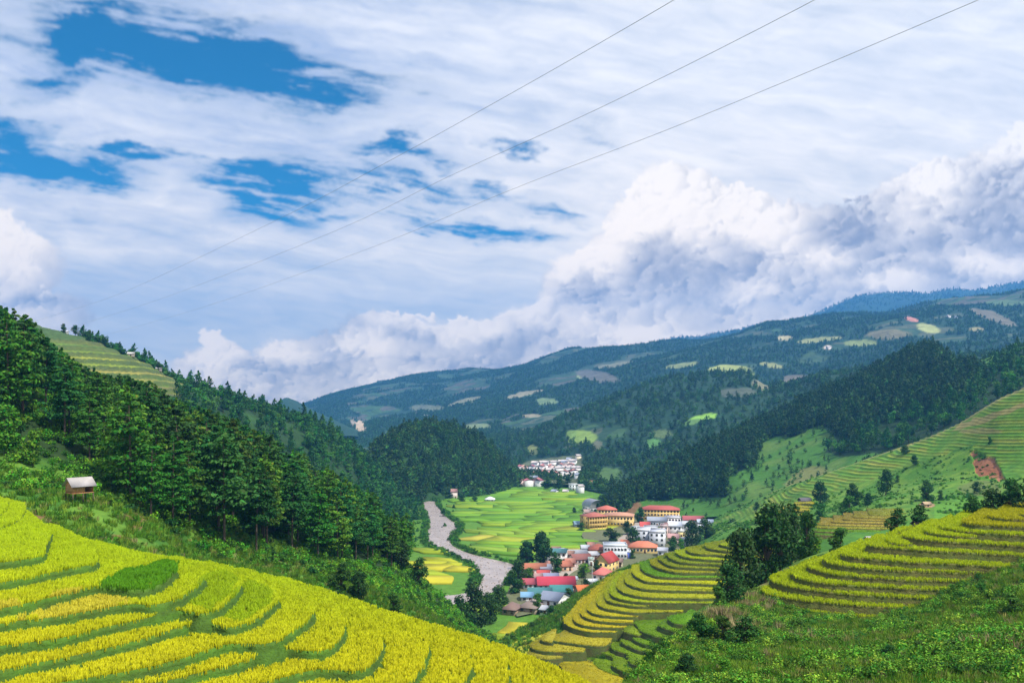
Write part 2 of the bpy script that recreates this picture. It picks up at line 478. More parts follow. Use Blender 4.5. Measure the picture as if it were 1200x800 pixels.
def grass_clump(seed, n, h, w, spread, col, cv=.25):
    r_ = np.random.default_rng(seed)
    a = r_.uniform(0, 6.28, n); rr = spread * np.sqrt(r_.random(n))
    b = np.stack([np.cos(a) * rr, np.sin(a) * rr, np.full(n, -.05)], 1)
    ang = r_.uniform(0, 6.28, n); t = np.stack([np.cos(ang), np.sin(ang), np.zeros(n)], 1) * w
    le = h * r_.uniform(.55, 1.15, n)
    o = b * .5 + r_.normal(size=(n, 3)) * .22 * h; tip = b + o; tip[:, 2] = le
    midp = b + o * .35; midp[:, 2] = le * .6
    V = np.stack([b - t, b + t, midp + t * .8, tip, midp - t * .8], 1).reshape(-1, 3)
    i = np.arange(n)[:, None] * 5
    F = np.hstack([i, i + 1, i + 2, i + 3, i + 4])
    cc = np.clip(np.array(col)[None] * (1 + cv * r_.normal(size=(n, 1))), .004, 1)
    return mesh_np('grass_source', V, F, [M_leaf], np.repeat(cc, 5, axis=0))


def bush_source(seed, s, q, leaf, col, nl=7):
    r_ = np.random.default_rng(seed)
    cen = np.stack([r_.normal(size=nl) * s * .45, r_.normal(size=nl) * s * .45, r_.uniform(.15, .8, nl) * s], 1)
    rad = np.stack([r_.uniform(.3, .5, nl) * s] * 3, 1) * np.array([1, 1, .8])
    L_ = leaves(cen, rad, q, leaf, flat=.6, shell=.5, col=col, cv=.28, up=.3)
    return mesh_np('bush_source', L_[0], L_[1], [M_leaf], L_[2])


_groups = {}


def source_group(key, meshes):
    col = bpy.data.collections.new(key)
    for i, me in enumerate(meshes):
        o = bpy.data.objects.new('%s_%02d' % (key, i), me); col.objects.link(o)
    ng = bpy.data.node_groups.new(key, 'GeometryNodeTree')
    ng.interface.new_socket('Geometry', in_out='INPUT', socket_type='NodeSocketGeometry')
    ng.interface.new_socket('Geometry', in_out='OUTPUT', socket_type='NodeSocketGeometry')
    N = ng.nodes; L = ng.links
    gi = N.new('NodeGroupInput'); go = N.new('NodeGroupOutput')
    ci = N.new('GeometryNodeCollectionInfo'); ci.inputs[0].default_value = col; ci.inputs['Separate Children'].default_value = True; ci.inputs['Reset Children'].default_value = True
    ip = N.new('GeometryNodeInstanceOnPoints'); ip.inputs['Pick Instance'].default_value = True

    def na(nm, t):
        n = N.new('GeometryNodeInputNamedAttribute'); n.data_type = t; n.inputs[0].default_value = nm; return n.outputs[0]
    L.new(gi.outputs[0], ip.inputs['Points']); L.new(ci.outputs[0], ip.inputs['Instance'])
    L.new(na('kind_index', 'INT'), ip.inputs['Instance Index'])
    L.new(na('turn', 'FLOAT_VECTOR'), ip.inputs['Rotation']); L.new(na('size', 'FLOAT_VECTOR'), ip.inputs['Scale'])
    L.new(ip.outputs[0], go.inputs[0])
    _groups[key] = (ng, len(meshes))


def scatter(name, key, pts, smin, smax, weights=None, tilt=0.08, parent=None, kind='stuff', label=None, cat=None, zs=None):
    ng, nk = _groups[key]
    n = len(pts)
    me = bpy.data.meshes.new(name); me.vertices.add(n); me.vertices.foreach_set('co', np.asarray(pts, np.float32).ravel())
    k = rng.choice(nk, n, p=weights) if weights is not None else rng.integers(0, nk, n)
    a = me.attributes.new('kind_index', 'INT', 'POINT'); a.data.foreach_set('value', k.astype(np.int32))
    rot = np.stack([rng.normal(size=n) * tilt, rng.normal(size=n) * tilt, rng.uniform(0, 6.28, n)], 1)
    a = me.attributes.new('turn', 'FLOAT_VECTOR', 'POINT'); a.data.foreach_set('vector', rot.astype(np.float32).ravel())
    s = rng.uniform(smin, smax, n)
    sz = np.stack([s, s, s * rng.uniform(.85, 1.2, n) * (1 if zs is None else zs)], 1)
    a = me.attributes.new('size', 'FLOAT_VECTOR', 'POINT'); a.data.foreach_set('vector', sz.astype(np.float32).ravel())
    o = link(name, me, parent, label=label, cat=cat, kind=kind)
    md = o.modifiers.new('instances', 'NODES'); md.node_group = ng
    return o


DG, MG, LG, OG = (0.018, 0.052, 0.014), (0.030, 0.095, 0.014), (0.075, 0.20, 0.016), (0.09, 0.14, 0.02)
source_group('far_forest', [simple_tree(50 + i, 'conifer' if i < 3 else 'round', 10 if i < 3 else 8.5, 150, .62, [(.030, .085, .018), (.026, .075, .022), (.038, .10, .016), (.038, .11, .02), (.055, .15, .022)][i]) for i in range(5)])
source_group('mid_forest', [simple_tree(70 + i, 'conifer' if i < 2 else 'round', 11 if i < 2 else 8, 420, .42, [(.022, .10, .018), (.028, .12, .018), (.028, .12, .022), (.045, .17, .022), (.06, .20, .022)][i]) for i in range(5)])
source_group('undergrowth', [bush_source(90 + i, 1.4, 240, .17, c) for i, c in enumerate([(.10, .30, .014), (.045, .15, .014), (.07, .22, .012), (.13, .33, .02), (.03, .10, .015)])])
source_group('meadow', [grass_clump(110 + i, 34, .75, .035, .45, c) for i, c in enumerate([(.12, .27, .02), (.08, .22, .014), (.20, .33, .03), (.28, .30, .08), (.36, .29, .15)])])
source_group('scrub', [bush_source(130 + i, 1.0, 300, .085, c) for i, c in enumerate([(.08, .22, .014), (.13, .31, .018), (.22, .38, .03), (.04, .13, .012)])])


# ------------------------------------------------------------------ terrain sheets
class Sheet:
    """a hillside through rows of points (column, row, distance), the rows running from near to far"""
    def __init__(s, rows, p0, p1, nu, nv, amp=1.0, wl=30.0, smooth=3, vexp=1.0, oct=5):
        cols = np.linspace(p0, p1, nu)
        D = []; Z = []
        for r in rows:
            r = np.array(r, float); r = r[np.argsort(r[:, 0])]
            d = np.interp(cols, r[:, 0], r[:, 2])
            z = np.interp(cols, r[:, 0], -(r[:, 1] - HY) / FOC * r[:, 2])
            k = max(3, int(nu * .012 * smooth)) | 1
            ker = np.hanning(k + 2)[1:-1]; ker /= ker.sum()
            pad = k // 2
            D.append(np.convolve(np.pad(d, pad, 'reflect', reflect_type='odd'), ker, 'valid')); Z.append(np.convolve(np.pad(z, pad, 'reflect', reflect_type='odd'), ker, 'valid'))
        D = np.array(D); Z = np.array(Z)
        n = len(rows)
        t = np.linspace(0, n - 1, nv)
        i = np.clip(t.astype(int), 0, n - 2); f = (t - i)[:, None]
        def cr(A):
            e = np.vstack([2 * A[:1] - A[1:2], A, 2 * A[-1:] - A[-2:-1]])
            p0_, p1_, p2_, p3_ = e[i], e[i + 1], e[i + 2], e[i + 3]
            m1 = (p2_ - p0_) * .35; m2 = (p3_ - p1_) * .35
            return (2 * f**3 - 3 * f**2 + 1) * p1_ + (f**3 - 2 * f**2 + f) * m1 + (-2 * f**3 + 3 * f**2) * p2_ + (f**3 - f**2) * m2
        d = cr(D); z = cr(Z)
        s.X = (cols[None] - CX) / FOC * d; s.Y = d
        s.Z = z + amp * fbm(s.X / wl, s.Y / wl, oct)
        s.t = t[:, None] * np.ones(nu)[None]
        s.nu, s.nv = nu, nv
        s.proj()

    def proj(s):
        s.PX = CX + FOC * s.X / s.Y; s.PY = HY - FOC * s.Z / s.Y

    def terrace(s, step, sharp=.7, where=1.0, wob=0.0):
        q = s.Z / step + wob * fbm(s.X / 40, s.Y / 40, 2)
        f = q - np.floor(q); g = sstep(sharp, 1.0, f)
        nz = (np.floor(q) + g) * step - (q * step - s.Z)
        s.Z = s.Z * (1 - where) + nz * where
        s.riser = (sstep(sharp - .05, sharp + .08, f)) * where
        s.proj()

    def build(s, name, colr, material, label=None, cat=None, kind='structure'):
        V = np.stack([s.X, s.Y, s.Z], -1).reshape(-1, 3)
        a = (np.arange(s.nv - 1)[:, None] * s.nu + np.arange(s.nu - 1)[None]).ravel()
        F = np.stack([a, a + 1, a + s.nu + 1, a + s.nu], 1)
        return link(name, mesh_np(name, V, F, [material], np.asarray(colr).reshape(-1, 3), smooth=True), label=label, cat=cat, kind=kind)

    def pts(s, n, mask=None, tr=None):
        """n random points on the sheet, density even over ground area"""
        gx = np.linalg.norm(np.stack([np.gradient(s.X, axis=1), np.gradient(s.Y, axis=1), np.gradient(s.Z, axis=1)]), axis=0)
        gy = np.abs(np.gradient(s.Y, axis=0)) + 1e-3
        w = gx * gy
        if mask is not None: w = w * mask
        w = w.ravel(); w = w / w.sum()
        k = rng.choice(len(w), n, p=w)
        j, i = np.divmod(k, s.nu)
        fj = np.clip(j + rng.random(n) - .5, 0, s.nv - 1.001); fi = np.clip(i + rng.random(n) - .5, 0, s.nu - 1.001)
        j0 = fj.astype(int); i0 = fi.astype(int); a = fj - j0; b = fi - i0
        def bl(A): return A[j0, i0] * (1 - a) * (1 - b) + A[j0 + 1, i0] * a * (1 - b) + A[j0, i0 + 1] * (1 - a) * b + A[j0 + 1, i0 + 1] * a * b
        return np.stack([bl(s.X), bl(s.Y), bl(s.Z)], 1)

    def at(s, px, py, t0=0, t1=99):
        e = (s.PX - px) ** 2 + (s.PY - py) ** 2 + np.where((s.t < t0) | (s.t > t1), 1e9, 0)
        k = np.argmin(e); return np.array([s.X.flat[k], s.Y.flat[k], s.Z.flat[k]])


def sink(S, k=5.0):
    S.Z = S.Z - k * (1 - sstep(-81, -74, S.Z)); S.proj()


def blend(base, c, m_):
    return base * (1 - m_[..., None]) + np.array(c) * m_[..., None]


def spot(S, cx, cy, rx, ry, ang=0, warp=.35, soft=.25, wl=None):
    wl = wl or max(rx, ry) * .6
    dx = S.PX - cx + warp * rx * fbm(S.PX / wl, S.PY / wl * 1.6, 3); dy = S.PY - cy + warp * ry * fbm(S.PX / wl + 9, S.PY / wl * 1.6 + 4, 3)
    c, s_ = math.cos(R(ang)), math.sin(R(ang))
    q = ((dx * c + dy * s_) / rx) ** 2 + ((-dx * s_ + dy * c) / ry) ** 2
    return 1 - sstep(1 - soft, 1 + soft, q)


def polymask(S, poly, warp=4.0, wl=18.0):
    return inpoly(S.PX + warp * fbm(S.PX / wl, S.PY / wl, 3), S.PY + warp * fbm(S.PX / wl + 7, S.PY / wl + 3, 3), poly).astype(float)


def noisecol(S, cols, wl, contrast=1.6):
    """ground cover that changes from one colour of the list to the next with soft-edged patches"""
    n = np.clip(.5 + contrast * .5 * fbm(S.X / wl, S.Y / wl, 5, .6), 0, .9999) * (len(cols) - 1)
    i = n.astype(int); f = (n - i)[..., None]; cc = np.array(cols)
    return cc[i] * (1 - f) + cc[np.minimum(i + 1, len(cols) - 1)] * f


VZ = -80.0


def vd(py): return -VZ * FOC / (py - HY)     # distance of the valley floor seen at row py


# ------------------------------------------------------------------ the land
GRASS_A, GRASS_B, GRASS_C = (.045, .14, .014), (.075, .20, .018), (.12, .24, .025)
WOOD_A, WOOD_B = (.016, .045, .014), (.024, .07, .014)
DRY, EARTH, REDSOIL = (.20, .17, .07), (.22, .12, .055), (.25, .095, .045)

# ground sheet out to the horizon
gv = [(-30000, -20000, VZ - 1.5), (30000, -20000, VZ - 1.5), (30000, 40000, VZ - 1.5), (-30000, 40000, VZ - 1.5)]
link('ground', mesh_np('ground', gv, np.array([[0, 1, 2, 3]]), [M_far], np.tile((.035, .09, .02), (4, 1))), kind='structure')

# --- left hillside: gully, shrub slope, pine slope
S_left = Sheet([
    [(-500, 640, 70), (-200, 606, 90), (0, 602, 92), (30, 606, 88), (65, 627, 88), (130, 652, 88), (234, 668, 80), (300, 680, 79), (433, 720, 78), (567, 762, 73), (650, 797, 71), (720, 840, 71)],
    [(-500, 610, 95), (-200, 590, 108), (0, 602, 108), (100, 628, 108), (160, 652, 110), (234, 674, 112), (300, 692, 120), (400, 722, 135), (500, 752, 150), (600, 790, 170), (720, 850, 190)],
    [(-500, 575, 110), (-200, 560, 122), (0, 580, 125), (80, 585, 130), (132, 590, 134), (190, 622, 138), (230, 655, 145), (320, 668, 155), (420, 688, 170), (500, 718, 190), (560, 760, 215), (640, 800, 235), (720, 840, 240)],
    [(-500, 520, 130), (-200, 520, 145), (0, 545, 145), (90, 560, 152), (200, 585, 165), (300, 622, 180), (400, 655, 200), (480, 690, 220), (540, 735, 240), (600, 780, 255), (720, 800, 260)],
    [(-500, 290, 200), (-300, 330, 200), (0, 440, 190), (100, 480, 200), (200, 525, 215), (300, 570, 230), (400, 615, 245), (470, 655, 255), (520, 705, 262), (580, 765, 272), (720, 790, 275)],
    [(-500, 300, 300), (-300, 340, 300), (0, 490, 290), (100, 525, 300), (200, 565, 300), (300, 610, 315), (400, 650, 335), (470, 680, 350), (520, 710, 345), (560, 738, 320), (720, 765, 300)],
    [(-500, 420, 400), (0, 580, 400), (200, 640, 400), (300, 665, 405), (470, 690, 395), (600, 715, 345), (720, 740, 320)]],
    -500, 720, 420, 260, amp=1.4, wl=22)
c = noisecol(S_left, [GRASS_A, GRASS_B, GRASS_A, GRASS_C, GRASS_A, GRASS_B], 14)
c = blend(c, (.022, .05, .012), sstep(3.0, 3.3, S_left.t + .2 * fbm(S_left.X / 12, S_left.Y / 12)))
for a in [(112, 578, 20, 12, -10), (160, 606, 12, 16, -30), (146, 634, 16, 6, 20), (45, 603, 10, 6)]:
    c = blend(c, (.19, .115, .05), spot(S_left, *a) * (S_left.t < 3.2))
c = blend(c, (.20, .20, .07), .6 * spot(S_left, 300, 655, 45, 12, 15))
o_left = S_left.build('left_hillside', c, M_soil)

# --- wooded ridge behind it, with bare fields near the top
S_ridge = Sheet([
    [(-600, 480, 360), (0, 530, 360), (200, 600, 360), (300, 640, 380), (400, 680, 410), (470, 696, 400), (490, 684, 420), (505, 646, 482), (540, 646, 482)],
    [(-600, 360, 480), (-300, 380, 480), (0, 430, 450), (110, 462, 450), (200, 492, 460), (270, 530, 480), (330, 556, 500), (400, 585, 540), (450, 612, 580), (480, 622, 560), (497, 622, 563), (540, 622, 563)],
    [(-600, 280, 650), (-300, 330, 650), (-100, 352, 600), (30, 378, 560), (110, 402, 560), (170, 424, 570), (225, 455, 590), (270, 472, 600), (310, 484, 630), (360, 497, 650), (400, 520, 700), (440, 553, 740), (470, 580, 760), (490, 598, 678), (540, 604, 645)],
    [(-600, 400, 1100), (0, 470, 1000), (200, 510, 1000), (300, 520, 1000), (400, 550, 1000), (440, 562, 970), (490, 583, 780), (540, 590, 727)]],
    -600, 540, 420, 220, amp=3.5, wl=60)
S_ridge.Z -= 7 * sstep(480, 502, S_ridge.PX); sink(S_ridge)
c = noisecol(S_ridge, [WOOD_A, WOOD_B, WOOD_A, (.03, .09, .02), WOOD_B], 60)
FIELD_POLY = [(20, 366), (60, 374), (108, 398), (150, 412), (190, 428), (222, 446), (212, 462), (192, 478), (150, 480), (60, 440), (-40, 400), (-60, 350)]
fieldm = polymask(S_ridge, FIELD_POLY, 2.5)
S_ridge.terrace(4.2, .62, where=fieldm * .8, wob=.25)
fieldm = polymask(S_ridge, FIELD_POLY, 2.5)
lv = np.floor((S_ridge.Z + 100) / 2.1 + .8 * fbm(S_ridge.X / 90, S_ridge.Y / 90, 2)).astype(int)
fc = np.array([(.16, .23, .03), (.24, .24, .05), (.12, .20, .03), (.30, .27, .06), (.13, .12, .05), (.20, .26, .03), (.10, .11, .045), (.28, .30, .04), (.16, .15, .05)])[lv % 9]
fc = np.where((S_ridge.PY < 398)[..., None], np.array((.075, .15, .045)), fc)
c = np.where(fieldm[..., None] > .5, fc, c)
c = blend(c, (.05, .09, .03), fieldm * S_ridge.riser)
pale = spot(S_ridge, 332, 474, 32, 7, 18) * (S_ridge.t > 1.6)
c = blend(c, (.17, .27, .06), pale)
c = blend(c, (.20, .13, .06), spot(S_ridge, 484, 640, 6, 12, 20))
o_ridge = S_ridge.build('wooded_ridge', c, M_soil)

# --- round wooded hill in the middle of the valley
S_round = Sheet([
    [(380, 602, 655), (430, 592, 714), (480, 590, 727), (530, 584, 769), (575, 580, 800), (610, 569, 898), (680, 563, 960)],
    [(380, 575, 730), (430, 560, 780), (470, 540, 800), (530, 540, 850), (575, 552, 900), (610, 562, 930), (680, 562, 975)],
    [(380, 552, 800), (430, 542, 820), (445, 524, 850), (470, 509, 880), (500, 502, 930), (530, 504, 945), (555, 514, 960), (578, 532, 970), (592, 552, 980), (615, 560, 990), (680, 562, 1000)],
    [(380, 562, 1000), (430, 560, 1010), (530, 552, 1100), (600, 556, 1060), (680, 560, 1010)]],
    380, 680, 220, 150, amp=3, wl=50)
sink(S_round)
o_round = S_round.build('round_hill', noisecol(S_round, [WOOD_A, WOOD_B, WOOD_A], 50), M_soil)

# --- right side: forested ridge and the grass slope below it
S_wood = Sheet([
    [(660, 606, 640), (720, 607, 630), (760, 606, 635), (850, 604, 590), (900, 598, 560), (960, 585, 530), (1030, 560, 510), (1100, 535, 500), (1200, 490, 480), (1500, 420, 480)],
    [(660, 600, 667), (720, 600, 667), (760, 594, 690), (820, 580, 680), (860, 568, 650), (930, 548, 640), (1000, 520, 640), (1060, 500, 640), (1130, 470, 620), (1200, 445, 600), (1500, 380, 600)],
    [(660, 599, 680), (720, 599, 680), (735, 588, 710), (770, 562, 750), (820, 532, 800), (870, 510, 850), (905, 497, 880), (950, 472, 900), (1000, 452, 900), (1060, 420, 880), (1090, 411, 860), (1120, 422, 840), (1150, 424, 800), (1180, 410, 780), (1220, 404, 760), (1500, 350, 700)],
    [(660, 575, 860), (760, 570, 900), (870, 550, 1000), (1000, 520, 1100), (1100, 480, 1100), (1200, 470, 1000), (1500, 450, 950)]],
    660, 1500, 460, 240, amp=3.5, wl=60)
S_wood.Z -= 4 * (1 - sstep(690, 740, S_wood.PX)); S_wood.proj()
WOOD_POLY = [(700, 610), (715, 588), (735, 560), (1085, 380), (1128, 425), (1150, 440), (1130, 470), (1110, 480), (1060, 490), (1010, 505), (992, 528), (975, 505), (955, 500), (930, 512), (905, 512), (888, 525), (885, 548), (853, 556), (852, 582), (800, 584), (745, 587), (728, 604)]
WOOD2_POLY = [(966, 530), (985, 510), (1050, 480), (1100, 455), (1140, 432), (1220, 400), (1500, 330), (1500, 440), (1215, 450), (1160, 475), (1120, 500), (1085, 512), (1040, 530), (985, 535)]
woodm = np.maximum(polymask(S_wood, WOOD_POLY, 5), polymask(S_wood, WOOD2_POLY, 4))
c = noisecol(S_wood, [GRASS_A, (.06, .17, .02), GRASS_A, (.10, .18, .03), (.07, .19, .02)], 40)
c = blend(c, (.20, .19, .07), .7 * spot(S_wood, 945, 560, 25, 12, -20))
c = blend(c, (.17, .10, .05), spot(S_wood, 733, 594, 18, 9, -10)); c = blend(c, (.28, .13, .06), spot(S_wood, 727, 598, 10, 5))
c = blend(c, WOOD_A, woodm)
topf = polymask(S_wood, [(1096, 412), (1130, 404), (1165, 405), (1172, 418), (1160, 432), (1118, 430)], 1.5)
c = blend(c, (.10, .25, .03), topf)
strip = topf * (np.sin(S_wood.Z * 1.6) > .3)
c = blend(c, (.045, .11, .02), strip * .8)
woodm = woodm * (1 - topf)
o_wood = S_wood.build('forested_ridge', c, M_soil)

# --- right side: near green slope with small terraces and a landslide
S_right = Sheet([
    [(700, 700, 364), (780, 668, 420), (860, 655, 400), (930, 648, 340), (1000, 640, 290), (1060, 632, 280), (1120, 628, 275), (1200, 628, 270), (1500, 600, 240)],
    [(700, 690, 381), (780, 650, 470), (860, 632, 440), (930, 622, 380), (1000, 607, 330), (1060, 600, 320), (1130, 598, 320), (1200, 598, 310), (1500, 570, 270)],
    [(700, 640, 500), (780, 625, 552), (830, 618, 560), (890, 603, 500), (950, 588, 450), (1030, 575, 420), (1100, 560, 400), (1200, 545, 370), (1500, 500, 320)],
    [(700, 612, 606), (780, 612, 606), (830, 609, 610), (850, 600, 590), (890, 583, 560), (930, 566, 530), (985, 548, 500), (1040, 529, 480), (1085, 513, 460), (1130, 492, 440), (1170, 466, 420), (1215, 445, 405), (1500, 350, 380)],
    [(700, 605, 640), (830, 606, 640), (930, 590, 600), (1040, 560, 560), (1170, 510, 500), (1500, 420, 450)]],
    700, 1500, 640, 620, amp=1.5, wl=45, smooth=2)
S_right.Z -= 5 * (1 - sstep(790, 850, S_right.PX)); S_right.proj()
tm = np.maximum(polymask(S_right, [(835, 612), (880, 592), (985, 548), (1050, 528), (1215, 440), (1500, 340), (1500, 500), (1140, 520), (1100, 535), (1040, 555), (985, 575), (930, 592), (870, 612)], 4), polymask(S_right, [(1140, 520), (1500, 470), (1500, 560), (1150, 560)], 4))
tm2 = sstep(-.25, .25, fbm(S_right.X / 55, S_right.Y / 55, 4))
slide = polymask(S_right, [(1139, 529), (1150, 527), (1158, 533), (1166, 536), (1173, 548), (1178, 563), (1166, 558), (1160, 563), (1152, 556), (1145, 558), (1141, 545)], 7, 9)
tm = tm * (1 - slide)
S_right.Z -= slide * (1.2 + 1.6 * np.abs(fbm(S_right.X / 6, S_right.Y / 9, 4)))
S_right.terrace(1.5, .55, where=np.clip(tm * .2 + tm * tm2 * .7, 0, 1), wob=1.3)
c = noisecol(S_right, [GRASS_A, (.09, .22, .02), (.06, .17, .015), (.13, .24, .025), GRASS_A, (.10, .2, .03)], 26)
lv = np.floor(S_right.Z / 1.5 + 1.3 * fbm(S_right.X / 40, S_right.Y / 40, 2) + 200).astype(int)
tc_ = np.array([(.17, .29, .02), (.12, .27, .02), (.24, .30, .03), (.10, .24, .02), (.20, .28, .03), (.30, .30, .04)])[(lv + np.floor(S_right.PX / 90 + 1.5 * fbm(S_right.X / 30, S_right.Y / 30, 2)).astype(int)) % 6]
c = blend(c, (0, 0, 0), tm * tm2) + tc_ * (tm * tm2)[..., None]
c = blend(c, (.07, .15, .022), S_right.riser * .6)
edge = sstep(2.86, 2.97, S_right.t + .06 * fbm(S_right.X / 15, S_right.Y / 15)) * (S_right.PX > 900)
c = blend(c, (.28, .24, .10), edge * .75)
c = blend(c, (.33, .24, .10), spot(S_right, 1165, 487, 55, 4, -18) * .7); c = blend(c, (.30, .22, .09), spot(S_right, 1150, 505, 26, 3.5) * .6)
c = blend(c, REDSOIL, slide); c = blend(c, (.36, .17, .09), np.clip(.5 + 1.4 * fbm(S_right.X / 7, S_right.Y / 30, 4), 0, 1) * slide * .7); c = blend(c, GRASS_A, slide * sstep(.15, .3, fbm(S_right.X / 9 + 4, S_right.Y / 9, 3)))
c = blend(c, (.13, .16, .05), spot(S_right, 1150, 572, 26, 9) * .7); c = blend(c, (.30, .2, .11), spot(S_right, 1086, 592, 10, 2.5))
c = blend(c, (.09, .23, .02), polymask(S_right, [(1095, 592), (1140, 582), (1175, 590), (1150, 612), (1095, 612)]))
o_right = S_right.build('green_slope', c, M_soil)

# --- ground under the middle terraces
S_mid = Sheet([
    [(520, 930, 160), (640, 880, 190), (720, 860, 205), (780, 830, 215), (850, 780, 215), (920, 720, 215), (1000, 690, 220), (1200, 680, 220), (1500, 650, 200)],
    [(520, 850, 216), (640, 815, 232), (720, 805, 235), (750, 790, 240), (780, 768, 244), (800, 752, 248), (850, 712, 250), (920, 672, 250), (1000, 658, 245), (1200, 650, 240), (1500, 620, 220)],
    [(520, 812, 238), (600, 790, 246), (640, 778, 250), (680, 766, 256), (700, 752, 262), (730, 734, 270), (770, 718, 275), (800, 705, 280), (850, 685, 285), (920, 655, 280), (1000, 640, 270), (1200, 630, 265), (1500, 600, 240)],
    [(520, 790, 256), (585, 765, 275), (640, 750, 268), (668, 718, 292), (695, 692, 322), (728, 670, 324), (762, 659, 318), (790, 652, 306), (830, 641, 310), (900, 632, 315), (1000, 620, 310), (1200, 612, 300), (1500, 580, 270)],
    [(520, 774, 272), (590, 748, 298), (640, 722, 330), (672, 699, 365), (710, 680, 400), (780, 664, 430), (860, 650, 460), (930, 640, 470), (1000, 635, 450), (1200, 625, 400), (1500, 600, 350)]],
    520, 1500, 400, 200, amp=.8, wl=18, smooth=2)
c = noisecol(S_mid, [GRASS_A, GRASS_B, GRASS_A, (.06, .17, .02)], 14)
c = blend(c, (.40, .42, .03), polymask(S_mid, [(595, 800), (600, 752), (622, 738), (640, 742), (628, 800)], 2))
o_mid = S_mid.build('terraced_spur', c, M_soil)

# --- near scrub slope under the right terraces
S_near = Sheet([
    [(300, 1200, 42), (650, 1010, 43), (740, 900, 47), (850, 835, 50), (1000, 825, 50), (1200, 810, 50), (1600, 760, 48)],
    [(300, 1080, 58), (650, 930, 60), (700, 850, 64), (730, 814, 66), (790, 783, 72), (880, 772, 75), (1000, 768, 75), (1200, 742, 72), (1600, 690, 70)],
    [(300, 1000, 70), (650, 880, 78), (730, 818, 84), (765, 778, 88), (790, 752, 90), (820, 740, 95), (900, 738, 98), (1000, 736, 98), (1110, 722, 98), (1200, 690, 96), (1600, 620, 90)],
    [(300, 980, 90), (650, 860, 95), (750, 805, 100), (800, 745, 102), (830, 722, 106), (850, 712, 110), (900, 716, 114), (1000, 727, 113), (1050, 722, 113), (1085, 712, 112), (1115, 697, 112), (1150, 683, 111), (1188, 669, 110), (1250, 650, 108), (1600, 590, 100)],
    [(300, 960, 110), (650, 850, 115), (780, 780, 120), (840, 722, 124), (865, 700, 127), (885, 692, 130), (930, 695, 132), (1000, 690, 132), (1100, 670, 130), (1200, 645, 125), (1600, 580, 115)],
    [(300, 950, 130), (650, 850, 135), (800, 770, 145), (865, 708, 148), (900, 678, 148), (940, 657, 150), (980, 644, 152), (1030, 632, 155), (1080, 622, 152), (1140, 608, 145), (1200, 602, 140), (1600, 560, 130)],
    [(300, 930, 160), (650, 850, 180), (800, 770, 190), (870, 712, 195), (940, 672, 205), (1030, 648, 205), (1140, 630, 200), (1600, 590, 180)]],
    300, 1600, 460, 300, amp=.9, wl=12, smooth=2)
c = noisecol(S_near, [GRASS_A, GRASS_B, (.14, .24, .03), GRASS_A, DRY, GRASS_C, (.16, .26, .03)], 9, 1.8)
o_near = S_near.build('scrub_slope', c, M_soil)

# --- far mountains
def farcover(S, wl, pal, forest=(.012, .042, .024), thr=.05, seed=0.0, small=None):  # forest default carries some blue of distance in its base colour
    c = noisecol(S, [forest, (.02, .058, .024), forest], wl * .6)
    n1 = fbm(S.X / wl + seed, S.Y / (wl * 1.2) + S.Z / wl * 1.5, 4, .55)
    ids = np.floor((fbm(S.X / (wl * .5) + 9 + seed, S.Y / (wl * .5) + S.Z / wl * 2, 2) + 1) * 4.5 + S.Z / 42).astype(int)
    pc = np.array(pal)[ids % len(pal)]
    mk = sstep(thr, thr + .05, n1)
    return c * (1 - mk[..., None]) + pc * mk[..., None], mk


PAL = [(.045, .09, .04), (.03, .07, .032), (.08, .10, .055), (.024, .06, .03), (.045, .10, .035), (.09, .09, .065), (.028, .065, .03)]  # field tones darkened and blued: cloud shade and haze put into the colour
S_peak = Sheet([[(200, 520, 1900), (420, 512, 1900)], [(200, 500, 2300), (300, 484, 2350), (320, 474, 2400), (336, 465, 2420), (350, 471, 2420), (372, 484, 2400), (420, 505, 2300)], [(200, 510, 2900), (420, 510, 2900)]], 200, 420, 120, 60, amp=14, wl=160)
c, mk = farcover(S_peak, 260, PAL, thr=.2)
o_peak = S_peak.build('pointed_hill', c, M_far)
S_mtn = Sheet([
    [(150, 521, 1950), (360, 524, 1850), (520, 530, 1620), (620, 536, 1430), (720, 545, 1230), (900, 535, 1350), (1700, 520, 1500)],
    [(150, 512, 2400), (360, 512, 2350), (430, 505, 2250), (520, 500, 2150), (620, 492, 2000), (720, 480, 1900), (800, 470, 1850), (900, 452, 1800), (1000, 440, 1700), (1200, 415, 1600), (1700, 380, 1600)],
    [(150, 500, 3000), (330, 495, 3000), (400, 488, 2950), (470, 480, 2900), (540, 470, 2750), (640, 452, 2600), (720, 436, 2450), (800, 425, 2300), (850, 414, 2250), (900, 406, 2200), (960, 395, 2200), (1040, 380, 2150), (1200, 366, 2100), (1700, 320, 2100)],
    [(150, 490, 4000), (300, 486, 3900), (350, 476, 3900), (380, 466, 3850), (450, 446, 3800), (480, 441, 3750), (530, 438, 3700), (600, 430, 3550), (680, 414, 3400), (730, 408, 3300), (800, 404, 3200), (860, 394, 3100), (900, 380, 3000), (960, 374, 2950), (1040, 372, 2900), (1110, 358, 2850), (1200, 344, 2800), (1700, 270, 2600)],
    [(150, 490, 5200), (600, 460, 5000), (900, 430, 4500), (1700, 380, 4200)]],
    150, 1700, 760, 330, amp=48, wl=430, smooth=1.5, oct=7)
c, mk_m = farcover(S_mtn, 300, PAL, thr=.10)
